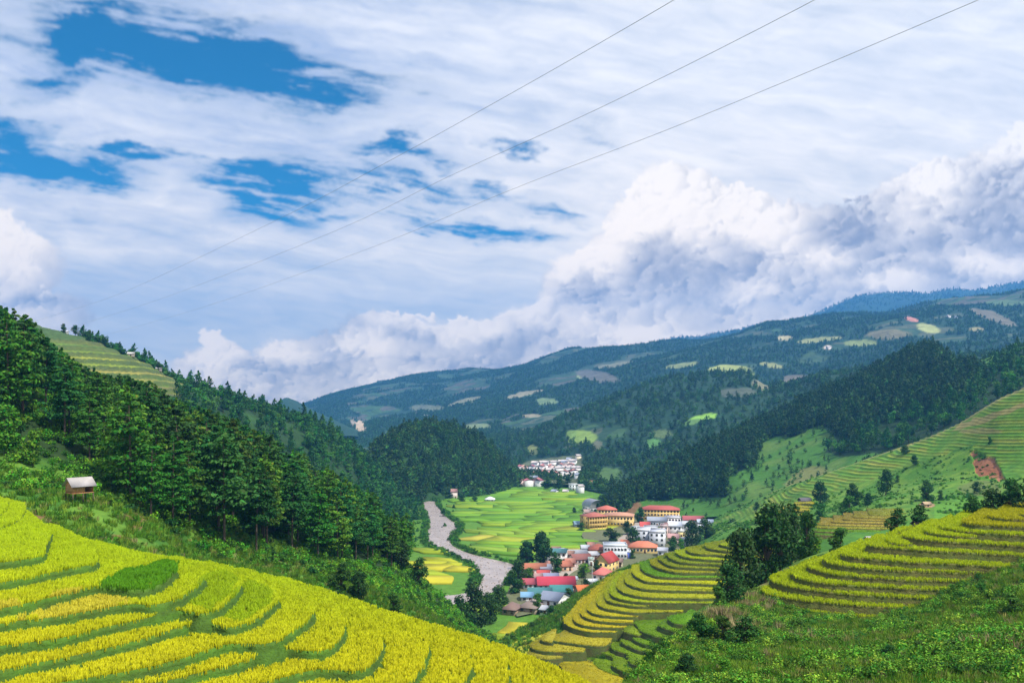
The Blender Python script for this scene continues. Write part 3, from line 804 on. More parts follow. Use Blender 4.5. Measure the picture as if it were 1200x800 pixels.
for (x_, y_, rx, ry, an, cc) in [(855, 432, 24, 5, 0, (.30, .34, .10)), (868, 437, 16, 6, 0, (.24, .30, .08)), (1088, 385, 14, 5, 15, (.34, .37, .14)), (1068, 374, 8, 2.5, 15, (.50, .22, .17)), (683, 441, 7, 3, 0, (.30, .36, .17)), (1145, 386, 9, 3, 0, (.26, .24, .12)),
                              (422, 500, 6, 8, -20, (.50, .38, .26)), (413, 496, 3, 5, 0, (.34, .28, .2)), (970, 407, 5, 2.5, 0, (.6, .5, .4)), (800, 428, 22, 3, -8, (.20, .24, .10)), (1040, 392, 26, 6, 0, (.16, .15, .08)), (960, 398, 28, 3, -6, (.26, .28, .12)), (1010, 402, 20, 4, 0, (.22, .27, .09)),
                              (545, 470, 20, 3, -15, (.20, .2, .12)), (612, 462, 24, 2.5, -12, (.26, .24, .15)), (560, 500, 16, 4, 0, (.17, .22, .10)), (500, 478, 20, 4, 0, (.13, .15, .09)), (640, 470, 14, 4, 0, (.15, .22, .10)), (720, 428, 22, 3, -10, (.18, .19, .12)), (1165, 372, 30, 5, 20, (.14, .13, .09)),
                              (622, 487, 12, 2, 0, (.28, .25, .16)), (700, 441, 24, 7, 10, (.12, .12, .10)), (905, 428, 14, 3, 10, (.24, .26, .10)), (920, 396, 10, 3, 0, (.4, .36, .2)), (935, 445, 18, 6, 0, (.13, .12, .09)), (1180, 355, 26, 4, 0, (.09, .15, .06))]:
    m_ = spot(S_mtn, x_, y_, rx, ry, an); c = blend(c, cc, m_); mk_m = np.maximum(mk_m, m_)
o_mtn = S_mtn.build('mountain_range', c, M_far)
S_back = Sheet([[(500, 470, 4300), (1700, 420, 4300)], [(500, 462, 5000), (700, 420, 5000), (760, 412, 5000), (850, 392, 5000), (1000, 374, 5000), (1200, 350, 5000), (1700, 300, 5000)],
                [(500, 462, 6000), (640, 450, 6000), (700, 424, 6000), (770, 408, 6000), (850, 396, 6000), (930, 386, 6000), (1000, 350, 6000), (1040, 348, 6000), (1090, 350, 6000), (1150, 346, 6000), (1200, 338, 6000), (1300, 318, 6000), (1700, 250, 6000)], [(500, 470, 7500), (1700, 400, 7500)]],
               500, 1700, 400, 100, amp=90, wl=800, oct=6)
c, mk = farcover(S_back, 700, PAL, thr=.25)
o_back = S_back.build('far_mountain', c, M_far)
S_spur = Sheet([
    [(500, 562, 1000), (560, 567, 930), (600, 569, 905), (640, 570, 895), (670, 572, 880), (720, 582, 795), (780, 582, 790), (1500, 560, 900)],
    [(500, 545, 1250), (560, 545, 1250), (620, 540, 1240), (680, 538, 1150), (740, 530, 1100), (800, 510, 1100), (900, 490, 1100), (1000, 470, 1080), (1500, 400, 1000)],
    [(500, 528, 1600), (560, 528, 1550), (585, 522, 1520), (620, 508, 1500), (650, 494, 1500), (700, 474, 1500), (740, 460, 1500), (775, 447, 1490), (810, 443, 1480), (850, 441, 1460), (875, 440, 1440), (900, 455, 1400), (930, 452, 1350), (960, 440, 1300), (1100, 425, 1250), (1500, 380, 1200)],
    [(500, 515, 2200), (620, 510, 2200), (800, 490, 2200), (1500, 470, 2000)]],
    500, 1500, 480, 220, amp=13, wl=170, smooth=1.5, oct=6)
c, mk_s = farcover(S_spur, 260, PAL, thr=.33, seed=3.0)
for (x_, y_, rx, ry, an, cc) in [(682, 512, 18, 8, 0, (.20, .30, .06)), (670, 508, 6, 5, 0, (.16, .26, .06)), (826, 488, 16, 3, -8, (.22, .42, .06)), (812, 494, 10, 3, -15, (.10, .2, .05)), (624, 527, 7, 6, 0, (.17, .2, .07)), (765, 520, 10, 6, 0, (.08, .2, .05)), (775, 508, 14, 5, 0, (.09, .14, .05)), (715, 556, 14, 8, 0, (.07, .14, .035)),
                              (574, 524, 5, 5, -30, (.30, .34, .14)), (645, 496, 5, 3, 0, (.2, .22, .1)), (865, 460, 22, 6, 0, (.08, .10, .07)), (893, 452, 12, 6, 20, (.16, .16, .09)), (700, 522, 6, 6, 10, (.12, .13, .08)), (695, 565, 5, 3, 0, (.2, .12, .06))]:
    m_ = spot(S_spur, x_, y_, rx, ry, an); c = blend(c, cc, m_); mk_s = np.maximum(mk_s, m_)
S_spur.Z -= 8 * (1 - sstep(500, 580, S_spur.PX)); S_spur.proj()
villm = polymask(S_spur, [(596, 572), (600, 548), (625, 538), (682, 533), (684, 552), (672, 572)], 2)
c = blend(c, (.10, .12, .06), villm)
o_spur = S_spur.build('forested_foothill', c, M_far)

# --- forests as masses
def wood_on(name, S, n, key, smin, smax, mask=None, weights=None, label=None, zs=None):
    p = S.pts(n, mask)
    return scatter(name, key, p, smin, smax, weights, label=label, cat='forest', zs=zs)


m_ = (1 - np.clip(fieldm + pale, 0, 1)) * (S_ridge.t > .5)
wood_on('forest', S_ridge, 7500, 'mid_forest', .6, 1.3, m_, [.14, .12, .30, .25, .19], 'dense green forest covering the left ridge behind the pines')
wood_on('forest', S_round, 4200, 'far_forest', .7, 1.4, None, [.12, .12, .20, .34, .22], 'dark forest covering the round hill in mid valley')
wood_on('forest', S_wood, 7000, 'far_forest', .8, 1.35, polymask(S_wood, WOOD_POLY, 5) * (1 - topf) * (S_wood.t < 2.6), [.28, .22, .20, .20, .10], 'dark conifer forest over the ridge on the right')
wood_on('forest', S_wood, 1700, 'mid_forest', .8, 1.3, polymask(S_wood, WOOD2_POLY, 4) * (1 - topf), [.16, .14, .28, .25, .17], 'mixed green woodland below the dark conifer ridge')
wood_on('forest', S_spur, 20000, 'far_forest', .65, 1.2, (1 - mk_s) * (1 - villm), [.10, .08, .16, .40, .26], 'forest on the foothill behind the far village')
wood_on('forest', S_mtn, 80000, 'far_forest', .5, 1.05, (1 - mk_m) * (S_mtn.PX < 1350) * (S_mtn.PX > 250) * (S_mtn.t < 3.3), [.08, .06, .16, .40, .30], 'patches of forest scattered over the far mountain range')
wood_on('forest', S_back, 5000, 'far_forest', 1.2, 2.4, (S_back.PX > 700) * (S_back.PX < 1300) * (S_back.t < 2.3), [.1, .1, .2, .3, .3], 'forest on the farthest blue mountain')
wood_on('shrubs', S_wood, 420, 'far_forest', .3, .75, (1 - woodm) * (S_wood.PX > 800) * (S_wood.PX < 1300), [0, 0, .3, .4, .3], 'loose shrubs on the grass slope below the conifers')
wood_on('undergrowth', S_left, 6800, 'undergrowth', .5, 1.25, sstep(2.0, 2.5, S_left.t) * (S_left.t < 4.9) * (S_left.PX > -150), None, 'bright green undergrowth below the pines')
wood_on('undergrowth', S_left, 2300, 'undergrowth', .2, .55, (S_left.t > .3) * (S_left.t < 2.3) * (S_left.PX > -80) * sstep(-.35, .2, fbm(S_left.X / 9, S_left.Y / 9, 3)) * (1 - spot(S_left, 98, 582, 26, 9)), None, 'low green shrubs in the gully behind the rice terraces')
wood_on('grass', S_left, 12000, 'meadow', .7, 1.3, (S_left.t > .2) * (S_left.t < 2.9) * (S_left.PX > -60), [.35, .3, .25, .09, .01], 'tall green grass in the gully')


# ------------------------------------------------------------------ rice terraces, one level slab each
def area2(p):
    x, y = p[:, 0], p[:, 1]
    return np.sum(x * np.roll(y, -1) - y * np.roll(x, -1))


def offset(poly, dist):
    """move a closed outline outwards"""
    if area2(poly) < 0: sgn = -1
    else: sgn = 1
    t = np.roll(poly, -1, 0) - np.roll(poly, 1, 0)
    n = np.stack([t[:, 1], -t[:, 0]], 1); n /= np.maximum(np.linalg.norm(n, axis=1), 1e-6)[:, None]
    return poly + sgn * n * np.asarray(dist).reshape(-1, 1)


def tuft_mesh(pos, h, w, cols, blades=6, spread=.16, droop=.35, low=.75):
    n = len(pos)
    a = rng.uniform(0, 6.283, (n, blades)); r = rng.random((n, blades)) * spread
    b = pos[:, None, :] + np.stack([np.cos(a) * r, np.sin(a) * r, np.zeros_like(a)], -1)
    hh = h * rng.uniform(.75, 1.08, (n, blades))
    la = rng.uniform(0, 6.283, (n, blades)); le = hh * droop * rng.uniform(.3, 1.3, (n, blades))
    tip = b + np.stack([np.cos(la) * le, np.sin(la) * le, hh], -1)
    wa = rng.uniform(0, 6.283, (n, blades)); ww = np.stack([np.cos(wa), np.sin(wa), 0 * wa], -1) * w
    mid = b + (tip - b) * .6; mid[..., 2] += hh * .18
    V = np.stack([b - ww * .6, b + ww * .6, mid + ww, tip, mid - ww], 2).reshape(-1, 3)
    i = np.arange(n * blades)[:, None] * 5
    F = np.hstack([i, i + 1, i + 2, i + 3, i + 4])
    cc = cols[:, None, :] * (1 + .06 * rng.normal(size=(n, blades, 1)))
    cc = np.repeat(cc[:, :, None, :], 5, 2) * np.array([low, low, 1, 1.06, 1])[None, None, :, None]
    return V, F, np.clip(cc.reshape(-1, 3), .004, 1)


BANK_G, BANK_B = (.055, .135, .010), (.075, .085, .02)


def terrace(parent, lip, z, close, step, rice_h, ricecol, colf=None, upper=None, space=.3, th=.2, tw=.03, bank=BANK_G, bank2=BANK_B, seg=.5, deep=2.0, jit=.08, blades=6, box=(-40, 1240), wall=None, tall=False, run=None):
    lipw = np.array([P(x_, y_, -z * FOC / (y_ - HY))[:2] for x_, y_ in lip])
    L_ = np.sum(np.linalg.norm(np.diff(lipw, axis=0), axis=1))
    n = int(np.clip(L_ / seg, 12, 600))
    cur = catmull(lipw, n)
    cur = cur + np.stack([fbm(cur[:, 0] / 2.2, cur[:, 1] / 2.2 + z, 3), fbm(cur[:, 0] / 2.2 + 50, cur[:, 1] / 2.2 + z, 3)], 1) * jit * 3
    cl = np.array([c_(lipw, z) if callable(c_) else c_ for c_ in close]).reshape(-1, 2)
    poly = np.vstack([cur, cl])
    m = len(poly)
    zt = z - rice_h
    # earth bank
    prof = [(0.0, .05), (.06, .12), (.10, -.25 * step), (.30, -.7 * step), (.45, -step), (.9, -step - deep * .5), (1.6, -step - deep)]
    V = []; K = []
    for k, (o_, dz) in enumerate(prof):
        q = offset(poly, o_ * (run or min(1.0, step)) + (jit * fbm(poly[:, 0] * 1.7 + k * 5, poly[:, 1] * 1.7, 2) if k else 0))
        zz = zt + dz + (.12 * step * fbm(poly[:, 0] * .8, poly[:, 1] * .8 + k * 3, 3) if 1 < k < 5 else 0)
        V.append(np.column_stack([q, np.ones(m) * zz]))
        g = np.clip(.5 + .9 * fbm(poly[:, 0] / 3, poly[:, 1] / 3 + k * .6 + z, 3), 0, 1)[:, None]
        cc = np.array(bank) * (1 - g) + np.array(bank2) * g
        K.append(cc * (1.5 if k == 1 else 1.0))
    V.append(np.column_stack([poly, np.ones(m) * (zt + .02)])); K.append(np.tile((.10, .11, .03), (m, 1)))
    i = np.arange(m); j = (i + 1) % m
    F = [np.stack([k * m + i, k * m + j, (k + 1) * m + j, (k + 1) * m + i], 1) for k in range(len(prof) - 1)]
    tess = np.array(tessellate_polygon([[Vector((a, b, 0)) for a, b in poly]]))
    F.append(tess + len(prof) * m)
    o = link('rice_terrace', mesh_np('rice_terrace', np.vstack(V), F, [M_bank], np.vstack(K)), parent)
    # rice: a low bed of stalks, then blades all over it
    q = offset(poly, -.12)
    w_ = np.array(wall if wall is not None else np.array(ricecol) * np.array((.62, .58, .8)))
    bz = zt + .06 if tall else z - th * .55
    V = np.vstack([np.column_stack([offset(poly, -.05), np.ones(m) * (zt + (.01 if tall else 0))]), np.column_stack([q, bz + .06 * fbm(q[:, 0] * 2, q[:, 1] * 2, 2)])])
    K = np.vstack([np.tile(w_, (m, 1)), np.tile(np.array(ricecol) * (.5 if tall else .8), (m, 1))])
    F = [np.stack([i, j, m + j, m + i], 1), tess + m]
    bed = (V, F, K)
    # tufts
    lo, hi = poly.min(0), poly.max(0)
    area = (hi - lo).prod(); nn = int(area / space ** 2)
    pt = rng.uniform(lo, hi, (nn, 2))
    px_ = CX + FOC * pt[:, 0] / pt[:, 1]; py_ = HY - FOC * z / pt[:, 1]
    ok = (px_ > box[0]) & (px_ < box[1]) & (py_ < 822) & (py_ > 480)
    pt = pt[ok]; ok = inpoly(pt[:, 0], pt[:, 1], q)
    if upper is not None: ok &= ~inpoly(pt[:, 0], pt[:, 1], upper)
    pt = pt[ok]
    ed = cur[(rng.random(len(cur) * 1) < 2)]
    s_ = np.linspace(0, len(cur) - 1.001, int(L_ / (space * .5))); k = s_.astype(int); e_ = cur[k] * (1 - (s_ - k))[:, None] + cur[k + 1] * (s_ - k)[:, None]
    cen = q.mean(0)
    e_ = e_ + rng.normal(size=e_.shape) * space * .25
    pe = CX + FOC * e_[:, 0] / e_[:, 1]; pz = HY - FOC * z / e_[:, 1]
    e_ = e_[(pe > box[0]) & (pe < box[1]) & (pz < 822)]
    allp = np.vstack([pt, e_])
    px_ = CX + FOC * allp[:, 0] / allp[:, 1]; py_ = HY - FOC * z / allp[:, 1]
    cc = np.tile(np.array(ricecol, float), (len(allp), 1))
    if colf is not None: cc = colf(px_, py_, cc)
    cc = cc * (1 + .16 * fbm(allp[:, 0] / 2.6, allp[:, 1] / 2.6 + z * 3, 3)[:, None])
    if tall: th = rice_h * 1.0
    pos = np.column_stack([allp, np.full(len(allp), z - th) + .05 * fbm(allp[:, 0], allp[:, 1], 2)])
    pos[len(pt):, 2] -= .12 * rice_h
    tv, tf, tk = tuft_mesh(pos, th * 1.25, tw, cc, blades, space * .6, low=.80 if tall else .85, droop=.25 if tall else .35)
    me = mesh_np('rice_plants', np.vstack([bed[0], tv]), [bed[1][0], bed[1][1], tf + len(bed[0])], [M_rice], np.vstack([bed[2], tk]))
    link('rice_plants', me, o, kind='stuff')
    return o, cur, poly


def addv(i, dx, dy):
    return lambda L_, z: L_[i] + np.array((dx, dy))


def at_px(px, py):
    return lambda L_, z: P(px, py, -z * FOC / (py - HY))[:2]


YEL, LIM, GRN = (.60, .62, .014), (.50, .60, .014), (.19, .42, .012)
GOLD = (.56, .46, .035)

# --- near hill, lower left: lips from the top down
near = [
    ([(-160, 640), (-60, 622), (-20, 610), (0, 598), (7, 590), (9, 584)], [at_px(-10, 578), at_px(-160, 590)]),
    ([(-160, 652), (-60, 632), (-10, 618), (17, 608), (27, 598), (27, 588)], [at_px(8, 583), at_px(-150, 600)]),
    ([(-160, 668), (-60, 662), (0, 655), (28, 651), (45, 648), (50, 644), (52, 636), (60, 618)], [at_px(30, 594), at_px(0, 588), at_px(-150, 600)]),
    ([(-170, 700), (-60, 688), (0, 678), (33, 672), (65, 665), (97, 659), (109, 657), (112, 651), (108, 632)], [at_px(65, 613), at_px(-40, 610)]),
    ([(-170, 728), (-60, 718), (0, 708), (20, 704), (65, 694), (114, 682), (154, 686), (174, 685), (190, 677), (202, 667), (203, 660), (176, 648)], [at_px(110, 631), at_px(-40, 640)]),
    ([(-170, 745), (-60, 733), (0, 726), (23, 722), (65, 718), (114, 709), (153, 703), (180, 704), (204, 698), (225, 687), (236, 677), (237, 670), (213, 653)], [at_px(168, 646), at_px(-40, 660)]),
    ([(-170, 775), (-60, 762), (0, 751), (65, 743), (130, 728), (195, 714), (215, 711), (244, 713), (266, 700), (278, 687), (279, 677), (250, 660)], [at_px(206, 650), at_px(-40, 700)]),
    ([(-180, 808), (-60, 790), (0, 779), (65, 767), (130, 753), (195, 735), (234, 724), (252, 727), (273, 730), (300, 720), (320, 704), (321, 692), (290, 667)], [at_px(244, 656), at_px(-40, 720)]),
    ([(-180, 840), (-60, 816), (33, 800), (130, 784), (195, 771), (244, 756), (265, 750), (290, 749), (317, 748), (347, 732), (364, 717), (363, 705), (335, 677)], [at_px(284, 664), at_px(-40, 750)]),
    ([(-180, 865), (-60, 835), (60, 812), (130, 800), (195, 792), (244, 780), (283, 771), (313, 758), (340, 756), (377, 757), (397, 744), (402, 730), (397, 716), (378, 688)], [at_px(329, 674), at_px(-40, 770)]),
    ([(-180, 895), (-60, 860), (100, 828), (200, 815), (283, 800), (333, 788), (370, 779), (400, 780), (423, 780), (442, 762), (447, 747), (440, 730), (422, 703)], [at_px(372, 686), at_px(-40, 790)]),
    ([(-180, 930), (60, 865), (200, 838), (330, 810), (367, 800), (392, 798), (427, 798), (470, 798), (490, 782), (500, 755), (495, 738), (468, 718)], [at_px(416, 701), at_px(-40, 820)]),
    ([(-180, 960), (60, 895), (250, 850), (370, 828), (430, 820), (490, 814), (535, 800), (548, 782), (550, 763), (543, 747), (514, 731)], [at_px(462, 716), at_px(-40, 840)]),
    ([(-180, 990), (60, 925), (250, 882), (400, 846), (500, 832), (570, 815), (590, 798), (593, 781), (587, 762), (556, 743)], [at_px(508, 729), at_px(-40, 860)]),
    ([(-180, 1020), (60, 955), (250, 912), (420, 872), (540, 850), (610, 825), (626, 802), (623, 785), (616, 772), (592, 755)], [at_px(550, 741), at_px(-40, 880)]),
    ([(-180, 1050), (100, 975), (300, 925), (450, 892), (570, 862), (640, 825), (653, 805), (650, 794), (642, 783), (620, 766)], [at_px(586, 753), at_px(-40, 900)]),
    ([(-180, 1080), (100, 1005), (300, 955), (480, 910), (600, 868), (660, 835), (674, 816), (674, 802), (666, 791), (648, 777)], [at_px(614, 764), at_px(-40, 920)]),
    ([(-180, 1110), (100, 1035), (300, 985), (500, 925), (620, 875), (690, 840), (702, 822), (700, 808), (692, 800), (674, 789)], [at_px(642, 775), at_px(-40, 940)]),
    ([(-180, 1140), (100, 1065), (300, 1015), (500, 955), (640, 890), (720, 850), (735, 832), (728, 818), (720, 812), (700, 802)], [at_px(668, 788), at_px(-40, 960)])]
zn = [-10.45, -10.72] + [-11.0 - .74 * k for k in range(17)]


def near_col(px, py, cc):
    j = py + 5 * fbm(px / 30, py / 12, 2)
    g = inpoly(px, j, [(112, 692), (118, 680), (150, 664), (192, 655), (210, 655), (206, 672), (190, 690), (158, 697)])
    cc[g] = (.12, .33, .012)
    g = (inpoly(px, j, [(20, 722), (22, 706), (65, 694), (112, 683), (158, 692), (150, 702), (110, 712), (60, 722)]) | inpoly(px, j, [(-60, 712), (15, 700), (24, 704), (20, 716), (-60, 730)]))
    cc[g] = (.66, .60, .05)
    t = sstep(640, 790, py + .10 * np.maximum(0, 300 - px))[:, None]
    cc = np.where((cc[:, :1] > .3) & (cc[:, :1] < .59), np.array(LIM) * np.array((.93, 1, 1)) * (1 - t) + np.array((.66, .64, .016)) * t, cc)
    g = inpoly(px, j, [(210, 702), (240, 672), (262, 664), (280, 676), (270, 695), (246, 712)]) | inpoly(px, j, [(255, 722), (275, 690), (290, 676), (320, 690), (318, 706), (285, 724)])
    cc[g] = (.36, .50, .012)
    return cc


hill = link('terraced_hill', bpy.data.meshes.new('terraced_hill'), kind='structure')
hb = Sheet([[(-400, 900, 36), (-180, 870, 38), (0, 850, 40), (200, 880, 42), (400, 930, 45), (600, 1000, 46), (760, 1100, 46)],
            [(-400, 700, 50), (-180, 705, 52), (0, 760, 53), (200, 790, 57), (400, 860, 60), (600, 930, 62), (760, 960, 62)],
            [(-400, 640, 75), (-180, 645, 76), (0, 640, 76), (60, 646, 76), (110, 662, 76), (250, 695, 76), (400, 735, 76), (500, 765, 76), (600, 800, 76), (680, 830, 76), (760, 880, 78)],
            [(-400, 660, 84), (-180, 640, 84), (0, 640, 84), (60, 640, 84), (234, 682, 84), (300, 700, 84), (433, 740, 84), (567, 785, 84), (650, 815, 84), (760, 870, 84)]], -400, 760, 120, 60, amp=.2, wl=10)
hb.Z -= 1.3; hb.proj()
V_ = np.stack([hb.X, hb.Y, hb.Z], -1).reshape(-1, 3); a_ = (np.arange(hb.nv - 1)[:, None] * hb.nu + np.arange(hb.nu - 1)[None]).ravel()
link('hill_ground', mesh_np('hill_ground', V_, np.stack([a_, a_ + 1, a_ + hb.nu + 1, a_ + hb.nu], 1), [M_soil], np.tile(GRASS_A, (len(V_), 1)), smooth=True), hill, kind='structure')
up = None
for (lip, cl), z in zip(near, zn):
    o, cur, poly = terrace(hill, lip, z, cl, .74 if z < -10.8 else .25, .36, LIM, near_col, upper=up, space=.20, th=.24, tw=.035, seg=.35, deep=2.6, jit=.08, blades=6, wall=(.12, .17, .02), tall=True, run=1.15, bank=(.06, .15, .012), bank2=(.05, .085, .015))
    up = offset(poly, .34)
# grass along the banks of the near hill
# --- middle terraces on the spur below the village
mid = [
    [(842.5, 636), (855, 639), (864, 640), (900, 641), (930, 641)],
    [(790 + 37, 635), (829, 640), (845, 643), (865, 645), (900, 646), (930, 646)],
    [(804, 640), (806, 644), (817, 647), (840, 648), (865, 651), (930, 651)],
    [(792.5, 643.5), (795, 648), (810, 652), (837, 654), (860, 655), (930, 656)],
    [(781, 647), (785, 652), (800, 657), (834, 659), (860, 661), (930, 661)],
    [(772, 650), (773, 654), (786, 661), (805, 663), (834, 664), (860, 665), (925, 666)],
    [(762, 654), (765, 660), (777.5, 665.6), (799, 669), (834, 669), (860, 670), (920, 671)],
    [(750.6, 657), (752.5, 665), (762.5, 671), (780, 674), (834, 675), (860, 675), (915, 676)],
    [(742, 661), (742, 670), (752, 677), (767.5, 680), (834, 682.5), (855, 683), (905, 684)],
    [(734, 668), (732.5, 677), (736, 682), (746, 686), (767.5, 689), (834, 690.6), (850, 691), (895, 692)],
    [(734, 666), (726, 677), (724, 686), (732, 692.5), (757, 697.5), (790, 698.5), (825, 699), (880, 699)],
    [(727, 668), (718, 682), (715.5, 690), (719, 697), (739, 702), (770, 704), (817, 704.4), (850, 705)],
    [(722, 669), (712, 684), (709, 694), (713, 702), (729, 706), (745, 708), (768, 708.5)],
    [(717, 671), (705, 690), (700, 702), (705, 709), (722, 713), (746, 715.5), (770, 715), (800, 715)],
    [(712, 675), (697, 696), (690, 708), (691, 714), (705, 718.5), (735, 720.5), (748, 720.5)],
    [(708, 678), (692, 697), (682, 711), (682, 718), (694, 724), (720, 727), (741, 727.5)],
    [(704, 681), (686, 701), (673, 718), (675, 726.5), (690, 731.5), (715, 733), (734, 733)],
    [(699, 684), (680, 702), (668, 716), (661, 723.5), (664, 729.5), (675, 735), (694, 738.3), (721, 738.8)]]
zm = [-46.8 - 1.22 * k for k in range(18)]
mc = [LIM, (.36, .42, .02), (.40, .44, .02), LIM, (.34, .42, .02), (.36, .42, .02), (.44, .44, .02), (.20, .42, .015), YEL, (.50, .53, .02), (.50, .52, .02), LIM, (.48, .52, .02), (.54, .54, .02), (.62, .56, .02), (.66, .58, .02), (.68, .58, .02), (.68, .60, .02)]
for k, (lip, z) in enumerate(zip(mid, zm)):
    terrace(o_mid, lip, z, [addv(-1, 4, 12), addv(0, 14, 12) if k < 12 else addv(0, 7, 2)], .62, .6, mc[k], space=.8, th=.3, tw=.10, seg=1.0, deep=3.5, jit=.16, blades=4,
            bank=(.06, .11, .014), bank2=(.10, .085, .022))
lower = [
    ([(650, 743), (643, 744), (648, 748), (670, 751.5), (704, 755), (715, 751)], -69.4, 8, (.52, .46, .03)),
    ([(638, 741), (634, 745), (636, 749), (646, 751)], -69.3, 8, (.50, .45, .04)),
    ([(632, 748), (624, 752), (623.5, 757), (637.5, 760.5), (662, 762), (684, 761.5)], -70.5, 8, (.50, .45, .03)),
    ([(626, 760), (619, 763), (625, 767), (641, 770.5), (659, 768.5)], -71.8, 8, (.46, .42, .04)),
    ([(800, 719), (786, 720), (784, 724), (795, 729), (812, 730), (840, 731)], -61.9, 9, GRN),
    ([(788, 722), (775, 726), (772, 731), (785, 736), (800, 740), (840, 742)], -63.4, 9, (.22, .40, .015)),
    ([(770, 724), (745, 727), (749, 733), (753, 738), (770, 744), (790, 748.5), (810, 747), (840, 750)], -65.2, 10, (.24, .42, .015)),
    ([(752, 738), (742, 744), (746, 749), (757, 753), (775, 756), (810, 757)], -67.2, 9, (.24, .42, .015)),
    ([(738, 743), (729, 748), (731, 752), (742, 757), (757, 762), (764, 768), (790, 771)], -68.5, 9, (.28, .43, .015)),
    ([(730, 750), (717, 754), (720, 759), (734, 764), (738, 769), (739, 774), (752, 779), (780, 783)], -69.9, 9, (.26, .42, .015)),
    ([(716, 753), (701, 758), (702, 762), (718, 767), (720, 771), (718, 777), (732, 785), (752, 787), (780, 790)], -71.4, 9, (.28, .43, .015)),
    ([(700, 758), (686, 764), (688, 768), (696, 772), (700, 779), (719, 788), (738, 791), (780, 797)], -72.9, 10, (.28, .43, .015)),
    ([(748, 731), (735, 733), (733, 738), (745, 742), (755, 741)], -66.2, 6, (.30, .42, .02)),
    ([(690, 741), (712, 739), (730, 743), (733, 748), (728, 754), (700, 757), (690, 757)], -70.6, 3, (.36, .44, .02)),
    ([(640, 772), (655, 775), (662, 783), (690, 806), (740, 812), (800, 815)], -73.3, 22, (.56, .48, .02))]
for lip, z, push, rc in lower:
    terrace(o_mid, lip, z, [addv(-1, 2, push), addv(0, 4, push * .8)], .9, .6, rc, space=.8, th=.3, tw=.10, seg=.9, deep=3.0, jit=.18, blades=4, bank=(.055, .11, .014), bank2=(.085, .07, .025))

# --- terraces on the right, seen from the side
right = [
    ([(1194, 600), (1215, 602), (1260, 603), (1400, 606)], -15.0),
    ([(1162, 599), (1160, 602), (1176, 605), (1200, 606), (1260, 608), (1400, 612)], -15.45),
    ([(1130, 606), (1130, 609), (1145, 612), (1170, 613), (1200, 614.5), (1260, 617), (1400, 624)], -16.1),
    ([(1104, 611), (1105, 615), (1120, 618), (1142, 620.5), (1200, 624), (1260, 627), (1400, 636)], -17.0),
    ([(1084, 616), (1086, 620), (1100, 623), (1126, 625.5), (1160, 626)], -17.6),
    ([(1059, 622), (1062, 626), (1090, 630), (1120, 632), (1160, 634), (1200, 636.5), (1260, 640)], -18.25),
    ([(1040, 628), (1042, 632), (1055, 635), (1068, 635)], -18.9),
    ([(1019, 632), (1018, 636), (1030, 637.5), (1048, 639), (1105, 643), (1160, 645.5), (1200, 648), (1260, 652)], -19.4),
    ([(988, 642), (987, 645), (993, 648.5), (1015, 651), (1060, 655), (1105, 657), (1160, 660), (1200, 662), (1250, 665)], -20.65),
    ([(966, 649), (965, 652), (971, 656), (1000, 661), (1030, 664), (1060, 665.5), (1105, 667), (1150, 669), (1188, 671)], -21.7),
    ([(948, 657), (947, 660), (953, 663.5), (976, 669), (1015, 673), (1060, 676), (1105, 677), (1157, 679)], -22.74),
    ([(929, 665), (928, 668), (933, 672.5), (955, 678.5), (1000, 682.5), (1060, 686), (1100, 687.5), (1128, 689)], -23.7),
    ([(907, 671), (904, 675), (911, 680), (940, 686.5), (1000, 693), (1060, 696.5), (1090, 698), (1116, 700)], -24.7),
    ([(896, 685), (895, 689), (902, 693.5), (940, 700), (1000, 705.5), (1040, 708), (1078, 709.5)], -25.8),
    ([(898, 700), (897, 704), (906, 708), (960, 715), (1020, 720), (1060, 722), (1088, 723)], -27.1)]
upr = None
for lip, z in right:
    terrace(o_near, lip, z, [addv(-1, 2, 10), addv(0, 12, 16)], .6, .42, (.50, .49, .012) if z > -16.5 else LIM, space=.33, th=.28, tw=.045, seg=.5, deep=2.0, jit=.12, blades=5, bank=(.08, .12, .018), bank2=(.12, .10, .03), box=(860, 1240), tall=True, upper=upr)
    upr = offset(poly, .15)

# --- small stair of terraces beyond them
tt = [([(1018, 600), (1021, 602), (1045, 602.5), (1075, 600)], -30.6, (.34, .36, .04)), ([(1001, 603), (1003, 605), (1044, 606), (1078, 604)], -31.5, (.40, .36, .05)), ([(989, 605), (991, 607.5), (1042, 609), (1078, 608)], -32.4, (.44, .36, .06)),
      ([(977, 608), (979, 610.5), (1041, 612), (1070, 611)], -33.3, (.46, .38, .06)), ([(962, 611), (964, 613.5), (1038, 615.5), (1068, 615)], -34.2, (.48, .40, .06)), ([(961, 614), (963, 617), (1036, 618.5), (1066, 619)], -35.1, (.42, .42, .04)),
      ([(957, 618), (959, 621), (1035, 622.5), (1062, 623)], -36.0, (.20, .38, .02)), ([(955, 622), (957, 625), (1033, 627), (1060, 628)], -36.9, (.18, .36, .02)), ([(953, 626), (955, 629.5), (1000, 631), (1040, 632)], -37.8, (.20, .36, .02)),
      ([(949, 631), (951, 634), (985, 636), (1010, 637)], -38.7, (.26, .38, .02)), ([(946, 636), (948, 639), (970, 641), (1000, 642)], -39.6, (.30, .38, .02)), ([(943, 641), (945, 644), (965, 646), (990, 647)], -40.5, (.32, .38, .02)),
      ([(930, 591), (936, 589.5), (950, 590), (966, 590)], -38.0, (.50, .46, .04)), ([(922, 594), (928, 593), (948, 594), (966, 594)], -38.9, (.44, .42, .04)), ([(914, 597), (920, 597), (945, 598), (964, 599)], -39.9, (.50, .45, .04)), ([(908, 601), (914, 601), (940, 603), (960, 604)], -41.0, (.42, .42, .03))]
_prev = None
